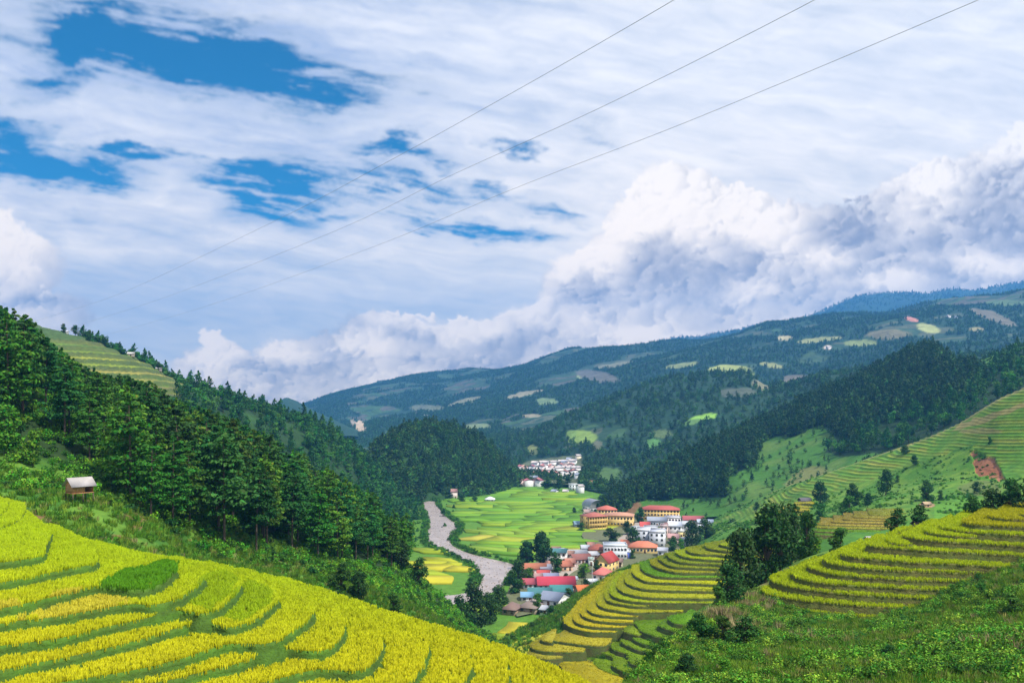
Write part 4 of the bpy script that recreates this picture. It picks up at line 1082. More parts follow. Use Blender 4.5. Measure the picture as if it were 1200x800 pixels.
for lip, z, rc in tt:
    gx_, gy_ = lip[len(lip) // 2] if len(lip) > 3 else lip[1]
    zg = max(S_right.at(a, b)[2] for a, b in lip[1:-1]) + .8
    stp = .9 if _prev is None or not (.4 < _prev - zg < 3) else _prev - zg
    _prev = zg
    terrace(o_right, lip, zg, [addv(-1, 2, 14), addv(0, 5, 14)], min(stp, 1.4) * .7, .5, rc, space=1.0, th=.3, tw=.11, seg=1.2, deep=2.0, jit=.12, blades=4, bank=(.05, .10, .018), bank2=(.15, .09, .04))

# ------------------------------------------------------------------ valley floor: fields, river, road
valley = link('valley_floor', mesh_np('valley_floor', [P(380, 900, 190)[:2].tolist() + [VZ - 1], P(760, 900, 190)[:2].tolist() + [VZ - 1], P(1000, 700, 360)[:2].tolist() + [VZ - .6], (450, 1700, VZ - .6), (-450, 1700, VZ - .6), P(380, 700, 360)[:2].tolist() + [VZ - .6]],
              [np.array([[0, 1, 2, 5]]), np.array([[5, 2, 3, 4]])], [M_soil], np.tile((.085, .20, .018), (6, 1))), kind='structure')
FIELDS = [([(524, 571), (560, 569), (640, 571), (655, 577), (708, 583), (712, 600), (690, 606), (682, 615), (700, 630), (722, 640), (690, 652), (640, 652), (600, 656), (572, 650), (548, 643), (533, 638), (531, 628), (538, 620), (534, 607), (522, 597), (517, 588)], 13, .06),
          ([(478, 672), (478, 655), (500, 642), (515, 647), (535, 654), (552, 660), (558, 672), (550, 682), (520, 686), (500, 688), (480, 684)], 14, -.25),
          ([(562, 724), (590, 722), (622, 727), (640, 720), (650, 714), (640, 735), (622, 745), (605, 752), (575, 745)], 15, .35),
          ([(500, 694), (540, 692), (560, 697), (590, 690), (598, 676), (606, 664), (612, 668), (600, 700), (570, 714), (520, 712), (498, 704)], 12, .2)]
RIVER_L = [(480, 560), (492, 578), (497, 594), (503, 607), (503, 620), (503, 632), (510, 640), (530, 648), (548, 656), (560, 664), (566, 675), (562, 686), (545, 694), (520, 697), (490, 701), (460, 712)]
RIVER_R = [(490, 558), (504, 578), (513, 594), (521, 604), (531, 612), (534, 620), (527, 630), (529, 638), (545, 646), (570, 653), (600, 661), (596, 676), (580, 690), (552, 702), (520, 708), (490, 714)]
wl_ = lambda L_: np.array([P(a, b, vd(b))[:2] for a, b in L_])
rl = catmull(wl_(RIVER_L), 160); rr = catmull(wl_(RIVER_R), 160)
river_poly = np.vstack([rl, rr[::-1]])
fcols = [(.13, .29, .02), (.15, .31, .02), (.19, .33, .02), (.11, .26, .02), (.24, .35, .02), (.32, .37, .03), (.17, .31, .02), (.40, .38, .05), (.22, .34, .03)]
fm = 0
for fp, cell, sk in FIELDS:
    W_ = wl_(fp); lo, hi = W_.min(0) - 20, W_.max(0) + 20
    y0 = lo[1]
    while y0 < hi[1]:
        dy = cell * rng.uniform(.55, 1.25) * (1 + (y0 - 380) / 700)
        x0 = lo[0] + rng.uniform(-20, 0)
        while x0 < hi[0]:
            dx = cell * rng.uniform(.8, 2.4) * (1 + (y0 - 380) / 900)
            cx_, cy_ = x0 + dx / 2, y0 + dy / 2
            def wp(x_, y_):
                return np.column_stack([x_ + 26 * fbm(x_ / 70, y_ / 50, 2) + sk * (y_ - lo[1]), y_ + 22 * fbm(x_ / 110 + 5, y_ / 110 + 5, 2) - sk * (x_ - lo[0]) * .4])
            cw = wp(np.array([cx_]), np.array([cy_]))[0]
            ppx, ppy = CX + FOC * cw[0] / cw[1], HY - FOC * VZ / cw[1]
            if inpoly(np.array([ppx]), np.array([ppy]), fp)[0] and not inpoly(cw[:1], cw[1:], river_poly)[0]:
                g = .26
                t_ = np.linspace(0, 1, 6)[:-1]
                ex = np.concatenate([x0 + g + (dx - 2 * g) * t_, np.full(5, x0 + dx - g), x0 + dx - g - (dx - 2 * g) * t_, np.full(5, x0 + g)])
                ey = np.concatenate([np.full(5, y0 + g), y0 + g + (dy - 2 * g) * t_, np.full(5, y0 + dy - g), y0 + dy - g - (dy - 2 * g) * t_])
                q = wp(ex, ey); n_ = len(q)
                rpx, rpy = CX + FOC * q[:, 0] / q[:, 1], HY - FOC * VZ / q[:, 1]
                if not inpoly(q[:, 0], q[:, 1], river_poly).any():
                    hh = VZ + .35 + rng.uniform(-.12, .3)
                    if fm_ := fp is FIELDS[1][0]: base = [(.30, .38, .02), (.38, .40, .02), (.46, .42, .03)][int(cy_) % 3]
                    elif fp is FIELDS[2][0]: base = [(.54, .48, .03), (.30, .42, .02)][int(cy_) % 2]
                    else:
                        v_ = np.clip(.5 + .9 * float(fbm(np.array([cx_ / 110]), np.array([cy_ / 60]), 3)[0]) + rng.normal() * .16 - .25 * (cy_ > 620), 0, .999)
                        base = fcols[[3, 0, 1, 6, 2, 8, 4, 5, 7][int(v_ * 9)]]
                    V = np.vstack([np.column_stack([q, np.full(n_, VZ - .7)]), np.column_stack([q, np.full(n_, hh)])])
                    i = np.arange(n_); j = (i + 1) % n_
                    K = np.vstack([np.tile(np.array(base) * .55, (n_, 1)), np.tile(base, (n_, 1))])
                    link('paddy_field', mesh_np('paddy_field', V, [np.stack([i, j, n_ + j, n_ + i], 1), (n_ + np.arange(n_))[None]], [M_ricebed], K), valley); fm += 1
            x0 += dx
        y0 += dy
print('fields', fm)

# river
m_water = mat('river_water', color=(.36, .30, .275), rough=.3, var=.28, scale=.12, bump=.25, bscale=.8, spec=.5)
nn = len(rl); k = 9
V = []; K = []
for t_ in np.linspace(-.05, 1.05, k):
    q = rl * (1 - t_) + rr * t_
    V.append(np.column_stack([q, VZ - .35 + .22 * fbm(q[:, 0] / 4, q[:, 1] / 4, 3) + (.8 if abs(t_ - .5) > .5 else 0) * 0]))
V = np.vstack(V); a_ = (np.arange(k - 1)[:, None] * nn + np.arange(nn - 1)[None]).ravel()
link('river', mesh_np('river', V, np.stack([a_, a_ + 1, a_ + nn + 1, a_ + nn], 1), [m_water], smooth=True), kind='structure')
M_stone = mat('stone', attr=True, var=.2, scale=1.5, rough=.9)


def rock_mesh(seed, c_):
    r_ = np.random.default_rng(seed)
    V = []; n1, n2 = 7, 5
    for i in range(n2):
        for j in range(n1):
            th, ph = math.pi * (i + .0) / (n2 - 1), 2 * math.pi * j / n1
            r = r_.uniform(.75, 1.15); V.append((r * math.sin(th) * math.cos(ph), r * math.sin(th) * math.sin(ph) * .8, r * math.cos(th) * .55))
    F = [(i * n1 + j, i * n1 + (j + 1) % n1, (i + 1) * n1 + (j + 1) % n1, (i + 1) * n1 + j) for i in range(n2 - 1) for j in range(n1)]
    return mesh_np('rock_source', V, np.array(F), [M_stone], np.tile(c_, (len(V), 1)))


source_group('boulders', [rock_mesh(3, (.42, .37, .34)), rock_mesh(4, (.34, .30, .28)), rock_mesh(5, (.60, .57, .55)), rock_mesh(6, (.22, .19, .18))])
k = rng.integers(0, nn - 1, 1700); t_ = rng.random(1700)
t_ = np.where(rng.random(1700) < .35, t_ ** 3, t_); t_ = np.where(rng.random(1700) < .3, 1 - t_ ** 3, t_)
q = rl[k] * (1 - t_[:, None]) + rr[k] * t_[:, None] + rng.normal(size=(1700, 2)) * 1.2
scatter('river_stones', 'boulders', np.column_stack([q, np.full(1700, VZ - .3)]), .12, .55, [.4, .35, .1, .15], tilt=.3)
for side, off_, n_ in ((rr, 3.5, 520), (rl, -3.5, 420)):
    k = rng.integers(12, nn - 14, n_); tn = np.gradient(side, axis=0); tn /= np.linalg.norm(tn, axis=1)[:, None]
    q = side[k] + np.stack([-tn[k, 1], tn[k, 0]], 1) * 0
    out = side[k] - (rl[k] + rr[k]) / 2; out /= np.linalg.norm(out, axis=1)[:, None]
    q = q + out * rng.uniform(.5, 5.5, n_)[:, None]
    scatter('riverbank_shrubs', 'undergrowth', np.column_stack([q, np.full(n_, VZ)]), .7, 1.6, [.1, .4, .1, .0, .4])
# road into the village
m_road = mat('road_dust', color=(.34, .29, .25), var=.15, scale=.3)
rc_ = catmull(wl_([(625, 712), (640, 696), (650, 680), (664, 668), (690, 657), (706, 648), (728, 634), (745, 622), (752, 612)]), 50)
tn = np.gradient(rc_, axis=0); tn /= np.linalg.norm(tn, axis=1)[:, None]; nm = np.stack([-tn[:, 1], tn[:, 0]], 1) * 4.2
V = np.vstack([np.column_stack([rc_ + nm, np.full(50, VZ + .12)]), np.column_stack([rc_ - nm, np.full(50, VZ + .12)]), np.column_stack([rc_ + nm * 1.1, np.full(50, VZ - 1)]), np.column_stack([rc_ - nm * 1.1, np.full(50, VZ - 1)])])
i = np.arange(49)
link('village_road', mesh_np('village_road', V, [np.stack([i, i + 1, i + 51, i + 50], 1), np.stack([i, i + 1, i + 101, i + 100], 1), np.stack([i + 50, i + 51, i + 151, i + 150], 1)], [m_road]), kind='structure')
V = [list(p) + [VZ + .05] for p in wl_([(606, 722), (680, 706), (700, 690), (830, 648), (838, 618), (800, 604), (690, 600), (672, 612), (690, 640), (655, 646), (606, 668), (592, 700)])]
link('village_ground', mesh_np('village_ground', V, [np.array([[*range(len(V))]])], [M_soil], np.tile((.13, .14, .07), (len(V), 1))), kind='structure')


# ------------------------------------------------------------------ houses
_mc = {}


def paint(c_, rough=.8, var=.10, metal=0.0):
    k = (tuple(c_), rough)
    if k not in _mc: _mc[k] = mat('paint', color=c_, rough=rough, var=var, scale=.35, bump=.01, bscale=3)
    return _mc[k]


M_pane = mat('window_glass', color=(.035, .045, .055), rough=.15, var=.2, scale=.5, spec=.6)
WHITE, YELW, CREAM, PINK, GREY = (.72, .71, .70), (.74, .50, .17), (.70, .62, .45), (.68, .50, .47), (.42, .42, .43)
RED, ORANGE, TEAL, SLATE, BROWN, BLUE, PALEROOF, CRIMSON = (.36, .08, .06), (.46, .17, .10), (.07, .20, .21), (.20, .23, .31), (.20, .13, .11), (.20, .38, .55), (.50, .52, .55), (.48, .05, .08)


def box_vf(x0, x1, y0, y1, z0, z1):
    V = [(x0, y0, z0), (x1, y0, z0), (x1, y1, z0), (x0, y1, z0), (x0, y0, z1), (x1, y0, z1), (x1, y1, z1), (x0, y1, z1)]
    F = [(0, 1, 5, 4), (1, 2, 6, 5), (2, 3, 7, 6), (3, 0, 4, 7), (4, 5, 6, 7), (0, 3, 2, 1)]
    return np.array(V, float), np.array(F)


def boxes(name, bl, m_):
    v, f, _ = join([box_vf(*b) for b in bl])
    return mesh_np(name, v, f, [m_])


def roof_mesh(w, dp, h, kind, m_, ov=.5, th=.18, ridge='x'):
    """roof over a w x dp box, eaves at z=0; ridge along x or y"""
    x, y = w / 2 + ov, dp / 2 + ov
    if kind == 'flat':
        return boxes('roof', [(-x, x, -y, y, 0, .25), (-x, x, -y, -y + .2, .252, .85), (-x, x, y - .2, y, .252, .85), (-x, -x + .2, -y + .202, y - .202, .252, .85), (x - .2, x, -y + .202, y - .202, .252, .85)], m_)
    if kind == 'shed':
        V = [(-x, -y, 0), (x, -y, 0), (x, y, h), (-x, y, h)]; F = [(0, 1, 2, 3)]
    elif kind == 'hip':
        r = max(0, x - y) if ridge == 'x' else 0; ry = max(0, y - x) if ridge == 'y' else 0
        V = [(-x, -y, 0), (x, -y, 0), (x, y, 0), (-x, y, 0), (-r, -ry, h), (r, -ry if ridge == 'x' else ry, h)]
        if ridge == 'x': F3 = [(0, 1, 5, 4), (2, 3, 4, 5)]; T = [(1, 2, 5), (3, 0, 4)]
        else: F3 = [(1, 2, 5, 4), (3, 0, 4, 5)]; T = [(0, 1, 4), (2, 3, 5)]
        Vb = [(a, b, c - th) for a, b, c in V]
        F = F3 + [(0, 6 + 0, 6 + 1, 1), (1, 7, 8, 2), (2, 8, 9, 3), (3, 9, 6, 0), (6, 9, 8, 7)]
        return mesh_np('roof', V + Vb, [np.array(F), np.array(T)], [m_])
    elif kind == 'arch':
        V = []; n = 9
        for i in range(n):
            a = math.pi * i / (n - 1); V += [(-x * math.cos(a), -y, h * math.sin(a)), (-x * math.cos(a), y, h * math.sin(a))]
        F = [(2 * i, 2 * i + 2, 2 * i + 3, 2 * i + 1) for i in range(n - 1)]
        me = mesh_np('roof', V, [np.array(F), np.array([[2 * i for i in range(n)], [2 * i + 1 for i in range(n)]])], [m_])
        return me
    else:
        if ridge == 'x': V = [(-x, -y, 0), (x, -y, 0), (x, 0, h), (-x, 0, h), (x, y, 0), (-x, y, 0)]
        else: V = [(x, -y, 0), (x, y, 0), (0, y, h), (0, -y, h), (-x, y, 0), (-x, -y, 0)]
        F = [(0, 1, 2, 3), (3, 2, 4, 5)]
    n = len(V)
    Vb = [(a, b, c - th) for a, b, c in V]
    FF = [tuple(f) for f in F] + [tuple(n + i for i in f[::-1]) for f in F]
    if kind == 'gable': FF += [(0, 1, n + 1, n), (4, 5, n + 5, n + 4), (1, 2, n + 2, n + 1), (2, 4, n + 4, n + 2), (5, 3, n + 3, n + 5), (3, 0, n, n + 3)]
    else: FF += [(0, 1, n + 1, n), (1, 2, n + 2, n + 1), (2, 3, n + 3, n + 2), (3, 0, n, n + 3)]
    return mesh_np('roof', V + Vb, np.array(FF), [m_])


_wcache = {}


def win_meshes(w, h, frame):
    k = (w, h, tuple(frame))
    if k not in _wcache:
        t = .1
        f = boxes('window', [(-w / 2, w / 2, -.07, .02, -h / 2, -h / 2 + t), (-w / 2, w / 2, -.07, .02, h / 2 - t, h / 2), (-w / 2, -w / 2 + t, -.066, .02, -h / 2 + t, h / 2 - t), (w / 2 - t, w / 2, -.066, .02, -h / 2 + t, h / 2 - t)], paint(frame))
        p = boxes('pane', [(-w / 2 + t, w / 2 - t, -.03, .02, -h / 2 + t, h / 2 - t)], M_pane)
        _wcache[k] = (f, p)
    return _wcache[k]


def house(label, px, py, wpx, dep, hpx, rot=0, wall=WHITE, roof=RED, rk='gable', rpx=6, ridge='x', fl=1, nw=3, ns=2, cat='house', group=None, name='house', frame=(.5, .48, .45), z=None, base=None, ww=1.3, wh=1.4, door=True, arcade=False):
    d = vd(py) if z is None else -z * FOC / (py - HY)
    w = wpx * d / FOC; h = hpx * d / FOC; rh = rpx * d / FOC
    p = P(px, py, d) + np.array((0, dep / 2, 0))
    root = link(name, None, loc=p, rz=R(rot), label=label, cat=cat, group=group)
    root.empty_display_size = .1
    wm = paint(wall)
    if rk == 'gable':          # walls carry their own gable ends
        v, f = box_vf(-w / 2, w / 2, -dep / 2, dep / 2, -1.5, h)
        if ridge == 'x': gv_ = [(-w / 2 + .01, -dep / 2, h), (-w / 2 + .01, dep / 2, h), (-w / 2 + .01, 0, h + rh * .93), (w / 2 - .01, -dep / 2, h), (w / 2 - .01, dep / 2, h), (w / 2 - .01, 0, h + rh * .93)]
        else: gv_ = [(-w / 2, -dep / 2 + .01, h), (w / 2, -dep / 2 + .01, h), (0, -dep / 2 + .01, h + rh * .93), (-w / 2, dep / 2 - .01, h), (w / 2, dep / 2 - .01, h), (0, dep / 2 - .01, h + rh * .93)]
        me = mesh_np('wall', np.vstack([v, gv_]), [f, np.array([[8, 9, 10], [11, 12, 13]])], [wm])
    else:
        me = boxes('wall', [(-w / 2, w / 2, -dep / 2 + (1.6 if arcade else 0), dep / 2, -1.5, h)], wm if not arcade else paint(tuple(a * .8 for a in wall)))  # behind a gallery the recess shade is put into a darker wall colour
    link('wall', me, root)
    link('roof', roof_mesh(w, dep, rh, rk, paint(roof, .55, .12), ridge=ridge, ov=.45 if rk != 'flat' else .12), root, (0, 0, h + .02))
    fh = h / fl
    f_, p_ = win_meshes(ww, wh, frame)

    def win(x, y, zz, a=0, nm='window'):
        o = link('window', f_, root, (x, y, zz), a); link('pane', p_, o)
    yf = -dep / 2 + (1.6 if arcade else 0)
    for k in range(fl):
        zc = fh * k + fh * .55
        for i in range(nw):
            x = -w / 2 + w * (i + .5) / nw
            if k == 0 and door and i == nw // 2: continue
            win(x, yf - .03, zc)
        for i in range(ns):
            y = -dep / 2 + dep * (i + .5) / ns
            win(w / 2 + .03, y, zc, R(90)); win(-w / 2 - .03, y, zc, R(-90))
    if door:
        link('door', boxes('door', [(-.55, .55, -.06, .03, 0, min(2.2, fh * .85))], paint((.16, .09, .05))), root, (-w / 2 + w * (nw // 2 + .5) / max(nw, 1), yf, 0))
    if arcade:
        for k in range(fl):
            link('balcony', boxes('balcony', [(-w / 2, w / 2, -dep / 2, -dep / 2 + 1.59, fh * (k + 1) - .35, fh * (k + 1) - .01), (-w / 2, w / 2, -dep / 2 + .02, -dep / 2 + .15, fh * k + .003, fh * k + .95)], paint(wall)), root)
        n_ = max(4, nw + 1)
        for i in range(n_):
            x = -w / 2 + .2 + (w - .4) * i / (n_ - 1)
            link('column', boxes('column', [(x - .18, x + .18, -dep / 2 - .03, -dep / 2 + .3, -1, h - .005)], paint(wall)), root)
    return root


H = house
H('long white house with a crimson metal roof at the near end of the village', 652, 691, 44, 9, 6, 3, WHITE, CRIMSON, 'gable', 8, nw=7, ns=2)
H('small white house with a faded crimson roof beside the long crimson roof', 621, 690, 16, 8, 6, 4, WHITE, (.40, .08, .10), 'gable', 5, nw=3)
H('low shed with a teal metal roof at the left edge of the village', 633, 701, 27, 8, 5, 0, (.40, .42, .42), TEAL, 'gable', 6, nw=3, ns=1, cat='shed', name='shed')
H('teal roofed shed right in front of the long crimson roof', 658, 698, 25, 8, 5, 0, (.18, .20, .18), (.06, .22, .22), 'gable', 6, nw=2, ns=1, cat='shed', name='shed')
H('white house with a slate blue metal roof at the foot of the rice spur', 650, 711, 26, 11, 8, -28, WHITE, SLATE, 'gable', 7, nw=3, ns=2)
H('small pale house with a light blue roof beside the bushes', 618, 704, 14, 7, 5, 0, WHITE, BLUE, 'gable', 4, nw=2, ns=1)
H('old timber house with a brown tiled roof, leftmost of the village', 600, 719, 17, 8, 5, -20, (.30, .22, .15), BROWN, 'hip', 7, nw=2, ns=1, frame=(.2, .15, .1))
H('old house with a wide grey brown roof below the teal shed', 622, 717, 22, 9, 5, -22, (.34, .27, .2), (.22, .17, .15), 'hip', 7, nw=2, ns=1, frame=(.2, .15, .1))
H('pale house with an orange red roof behind the tall bamboo', 625, 674, 30, 8, 8, 0, (.72, .60, .55), ORANGE, 'gable', 5, nw=5, ns=2)
H('little house with a bright red roof among pale walls', 637, 679, 14, 7, 5, 0, (.66, .5, .48), (.50, .09, .08), 'gable', 5, nw=2, ns=1)
H('grey roofed house behind the long crimson roof', 645, 684, 19, 9, 5, 2, WHITE, (.26, .27, .38), 'gable', 6, nw=3, ns=1)
H('grey shed with a flat metal roof next to the orange red roof', 640, 675, 12, 8, 9, 0, (.38, .38, .44), (.30, .31, .37), 'shed', 2, nw=2, ns=1)
H('tall white house with a thin teal roof beside the bamboo', 654, 659, 22, 11, 12, -8, WHITE, TEAL, 'gable', 3, nw=4, fl=2)
H('row of shops with a brown red roof along the village street', 681, 661, 22, 9, 6, 14, (.55, .48, .45), (.30, .12, .10), 'gable', 5, nw=5)
H('long low building with a grey roof behind the row of shops', 676, 652, 24, 9, 4, 4, (.5, .46, .42), (.36, .36, .38), 'gable', 3, nw=5)
H('small house with an orange tiled roof at the bend of the street', 662, 669, 13, 8, 6, 20, (.66, .45, .30), (.50, .17, .10), 'gable', 5, nw=2, ns=1)
H('pale pink house with a weathered orange roof near the street bend', 668, 664, 11, 7, 5, 10, PINK, (.48, .20, .14), 'gable', 4, nw=2, ns=1)
H('yellow house with a dark red roof next to the white and blue block', 702, 651, 22, 9, 7, -4, YELW, (.32, .10, .07), 'hip', 6, nw=4)
H('white two storey block with a blue painted base', 722, 655, 27, 11, 15, -3, (.70, .72, .78), (.62, .66, .72), 'flat', 1, fl=2, nw=7, ns=3)
blue = H('low white annex with a blue wall beside the white block', 735, 654, 9, 8, 7, -3, (.10, .15, .50), (.62, .64, .70), 'flat', 1, nw=1, ns=1)
H('yellow villa with a steep red roof beside the rice terraces', 712, 671, 19, 12, 12, -32, (.78, .56, .22), (.48, .07, .06), 'gable', 10, ridge='y', fl=2, nw=3, ns=3)
H('white annex with a pink red hip roof in front of the yellow villa', 707, 681, 15, 10, 8, -30, (.76, .66, .54), (.52, .15, .13), 'hip', 7, nw=2, ns=2)
H('small lean-to with a bright orange roof at the foot of the villa', 683, 697, 14, 8, 4, 12, (.45, .3, .2), (.60, .17, .05), 'gable', 6, nw=2, ns=1, cat='shed', name='shed')
H('long yellow building with an orange roof below the white blocks', 755, 648, 33, 10, 7, -7, (.76, .56, .24), (.56, .19, .11), 'hip', 6, nw=8)
H('small house with an orange roof left of the long yellow building', 736, 641, 14, 8, 4, -6, (.6, .45, .35), (.50, .17, .10), 'gable', 4, nw=2, ns=1)
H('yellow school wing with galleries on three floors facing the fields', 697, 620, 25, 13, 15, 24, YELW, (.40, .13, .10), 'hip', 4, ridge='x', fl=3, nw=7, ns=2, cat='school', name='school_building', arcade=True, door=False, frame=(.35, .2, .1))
H('yellow school wing with an orange roof, in the middle of the pair', 727, 617, 34, 13, 13, -12, (.80, .58, .24), (.50, .26, .17), 'hip', 3, fl=2, nw=9, ns=3, cat='school', name='school_building', door=False, frame=(.4, .25, .12))
H('yellow school block standing behind the galleries with a red roof', 712, 610, 22, 12, 13, 0, (.78, .56, .24), (.50, .14, .10), 'hip', 4, fl=3, nw=6, ns=2, cat='school', name='school_building', frame=(.35, .2, .1))
H('three storey yellow school with a long red roof at the top of the village', 775, 609, 45, 13, 12, -8, (.78, .54, .20), (.42, .10, .08), 'hip', 4, fl=3, nw=12, ns=3, cat='school', name='school_building', door=False, frame=(.35, .18, .1))
H('pale grey hall with an arched roof behind the yellow school', 697, 600, 19, 16, 6, 18, (.62, .60, .62), (.46, .46, .50), 'arch', 8, nw=5, ns=3, cat='hall', name='hall')
H('grey roofed long building below the three storey school', 771, 617, 22, 9, 7, -6, (.45, .47, .52), (.33, .36, .43), 'gable', 4, nw=7)
H('white house with maroon window bands right of the long grey roof', 790, 616, 18, 10, 9, -8, WHITE, (.60, .58, .62), 'flat', 1, fl=2, nw=5, frame=(.25, .05, .07))
H('tiny red roofed house on top of the white blocks', 757, 622, 11, 9, 5, -6, WHITE, (.55, .10, .09), 'gable', 5, nw=2)
H('white concrete block with a plain wall and few windows', 757, 637, 18, 13, 15, -10, (.60, .62, .67), (.66, .67, .70), 'flat', 1, fl=3, nw=3, ns=3)
H('tallest white concrete house in the middle of the village', 773, 641, 18, 13, 17, -14, (.66, .68, .74), (.60, .62, .68), 'flat', 1, fl=3, nw=3, ns=3)
H('grey white flat roofed house behind the plain white block', 764, 627, 16, 10, 8, -10, (.56, .57, .62), (.5, .52, .56), 'flat', 1, fl=2, nw=3)
H('pinkish narrow house between the white houses', 780, 629, 9, 9, 12, -12, PINK, (.55, .42, .42), 'flat', 1, fl=3, nw=2, ns=2)
H('white house with a light roof left of the dark round trees', 793, 628, 15, 11, 12, -10, (.72, .72, .72), (.62, .64, .70), 'shed', 3, fl=2, nw=3)
H('small cream house with a yellow wall next to the dark round trees', 800, 630, 8, 8, 7, -10, (.78, .64, .30), (.6, .6, .6), 'flat', 1, fl=1, nw=1, ns=1)
H('low pink house at the foot of the white houses', 791, 637, 12, 9, 7, -12, (.66, .52, .50), (.52, .30, .28), 'gable', 4, nw=2, ns=1)
H('long house with a dull red roof at the right end of the village', 814, 615, 24, 10, 6, -6, (.70, .64, .62), (.40, .10, .11), 'gable', 4, nw=5)
H('long shed with a pale blue roof, rightmost of the village', 828, 617, 18, 9, 5, -8, (.5, .5, .55), (.42, .48, .58), 'gable', 3, nw=4, cat='shed', name='shed')
H('low blue roofed shed left of the yellow school', 680, 618, 14, 9, 4, 6, (.35, .38, .40), (.20, .32, .42), 'gable', 3, nw=2, ns=1, cat='shed', name='shed')
H('grey tin roofed shed between the row of shops and the street', 697, 655, 10, 7, 5, 10, (.5, .42, .36), (.44, .44, .46), 'shed', 2, nw=1, ns=1, cat='shed', name='shed')
H('white stall with a pale awning roof below the villa', 671, 681, 10, 6, 3, 8, (.6, .6, .6), (.66, .68, .70), 'gable', 2, nw=1, ns=1, cat='stall', name='market_stall')
H('white stall roof next to the tall white pole', 694, 684, 11, 6, 3, 8, (.6, .6, .6), (.68, .70, .72), 'gable', 2, nw=1, ns=1, cat='stall', name='market_stall')
H('pale green roofed kiosk beside the round tree in the street', 693, 663, 6, 5, 7, 0, (.60, .66, .62), (.50, .62, .58), 'flat', 1, nw=1, ns=1, cat='kiosk', name='kiosk')
for lab_, a, b, w_, h_, rt, wc, rc2, fl_ in [
    ('narrow white house behind the small house at the street bend', 660, 655, 7, 9, 5, WHITE, PALEROOF, 2), ('white house with a rusty roof next to the narrow white house', 669, 654, 8, 5, -8, WHITE, (.33, .18, .13), 1),
    ('pale blue house at the far side of the row of shops', 686, 648, 9, 6, 4, (.50, .58, .66), PALEROOF, 1), ('cream house between the yellow house and the shops', 693, 646, 7, 7, 0, CREAM, (.40, .20, .15), 1),
    ('white house with a grey roof right of the yellow long building', 778, 652, 11, 7, -12, WHITE, (.45, .46, .50), 1), ('little white house beside the brownish tree', 804, 640, 8, 7, -10, WHITE, PALEROOF, 1),
    ('white house with a pink roof behind the tallest white house', 784, 622, 9, 7, -8, WHITE, (.50, .28, .26), 2), ('grey block under the tiny red roofed house', 745, 627, 10, 8, -8, (.50, .52, .56), (.55, .57, .60), 2),
    ('white house in front of the long dull red roof', 806, 621, 10, 7, -8, WHITE, PALEROOF, 1), ('low white house at the foot of the blue shed on the right', 820, 624, 10, 6, -6, (.66, .66, .68), (.55, .56, .60), 1),
    ('small cream house left of the arched hall', 688, 606, 7, 6, 10, CREAM, (.42, .30, .26), 1), ('white house with a brown roof at the village edge by the fields', 652, 650, 10, 6, 0, WHITE, (.28, .16, .12), 1),
    ('tiny white house beside the wide brown roof', 640, 719, 8, 5, -20, WHITE, (.40, .42, .46), 1), ('pink walled house behind the crimson roof', 631, 684, 9, 8, 2, PINK, (.40, .24, .22), 1),
    ('white house between the orange roof and the bamboo', 644, 668, 9, 7, -4, WHITE, (.45, .22, .17), 1), ('pale house with a brown roof at the right foot of the villa', 726, 664, 9, 6, -10, CREAM, (.36, .22, .17), 1)]:
    H(lab_, a, b, w_, 7, h_, rt, wc, rc2, 'gable' if fl_ == 1 else 'flat', 3 if fl_ == 1 else 1, fl=fl_, nw=2, ns=2)
# lone buildings among the fields
H('white pavilion with a bright roof alone between the fields', 574, 587, 11, 10, 2, 0, WHITE, (.74, .74, .72), 'hip', 3, nw=2, ns=1, cat='pavilion', name='pavilion')
H('white house with a reddish roof at the left edge of the fields', 531, 584, 8, 9, 8, 10, (.66, .55, .52), (.42, .22, .2), 'gable', 3, nw=2)
H('white block standing alone right of the dark trees by the fields', 672, 574, 10, 10, 6, 0, (.70, .72, .74), (.6, .62, .64), 'flat', 1, fl=2, nw=3)
# far village: red and white roofs packed at the foot of the hill
far_roofs = [((.52, .20, .18), 'red roof'), ((.62, .55, .52), 'pale roof'), ((.40, .12, .14), 'dark red roof'), ((.30, .34, .42), 'grey blue roof'), ((.66, .36, .28), 'orange roof'), ((.30, .46, .60), 'light blue roof')]


def far_house(px, py, wpx, k, grp, wall=WHITE, z=None, hpx=5):
    rc__, nm = far_roofs[k]
    if grp == 0:
        q_ = S_spur.at(px, py, 0, 1.6); d = q_[1]
    else: d = 1110 if z is None else z
    w = wpx * d / FOC; h = hpx * d / FOC * .62; dp = 8
    p = P(px, py, d)
    if grp == 0: p = q_ + np.array((0, 0, .5))
    root = link('village_house', None, loc=p, rz=rng.uniform(-.5, .5), label='tiny far house with %s %s' % (nm, ('packed in the village under the hills', 'in the row beyond the green fields', 'in the hamlet right of the fields')[grp]), cat='house', group=['houses of the far village', 'houses in a row beyond the fields', 'houses of the right hamlet'][grp])
    key = ('fh', k, grp % 3, int(w))
    if key not in _wcache:
        _wcache[key] = (boxes('wall', [(-w / 2, w / 2, -dp / 2, dp / 2, -9, h)], paint(wall)), roof_mesh(w, dp, h * .6, 'gable', paint(rc__, .6), ridge='x' if k % 2 else 'y'))
    a, b = _wcache[key]
    link('wall', a, root); link('roof', b, root, (0, 0, h))


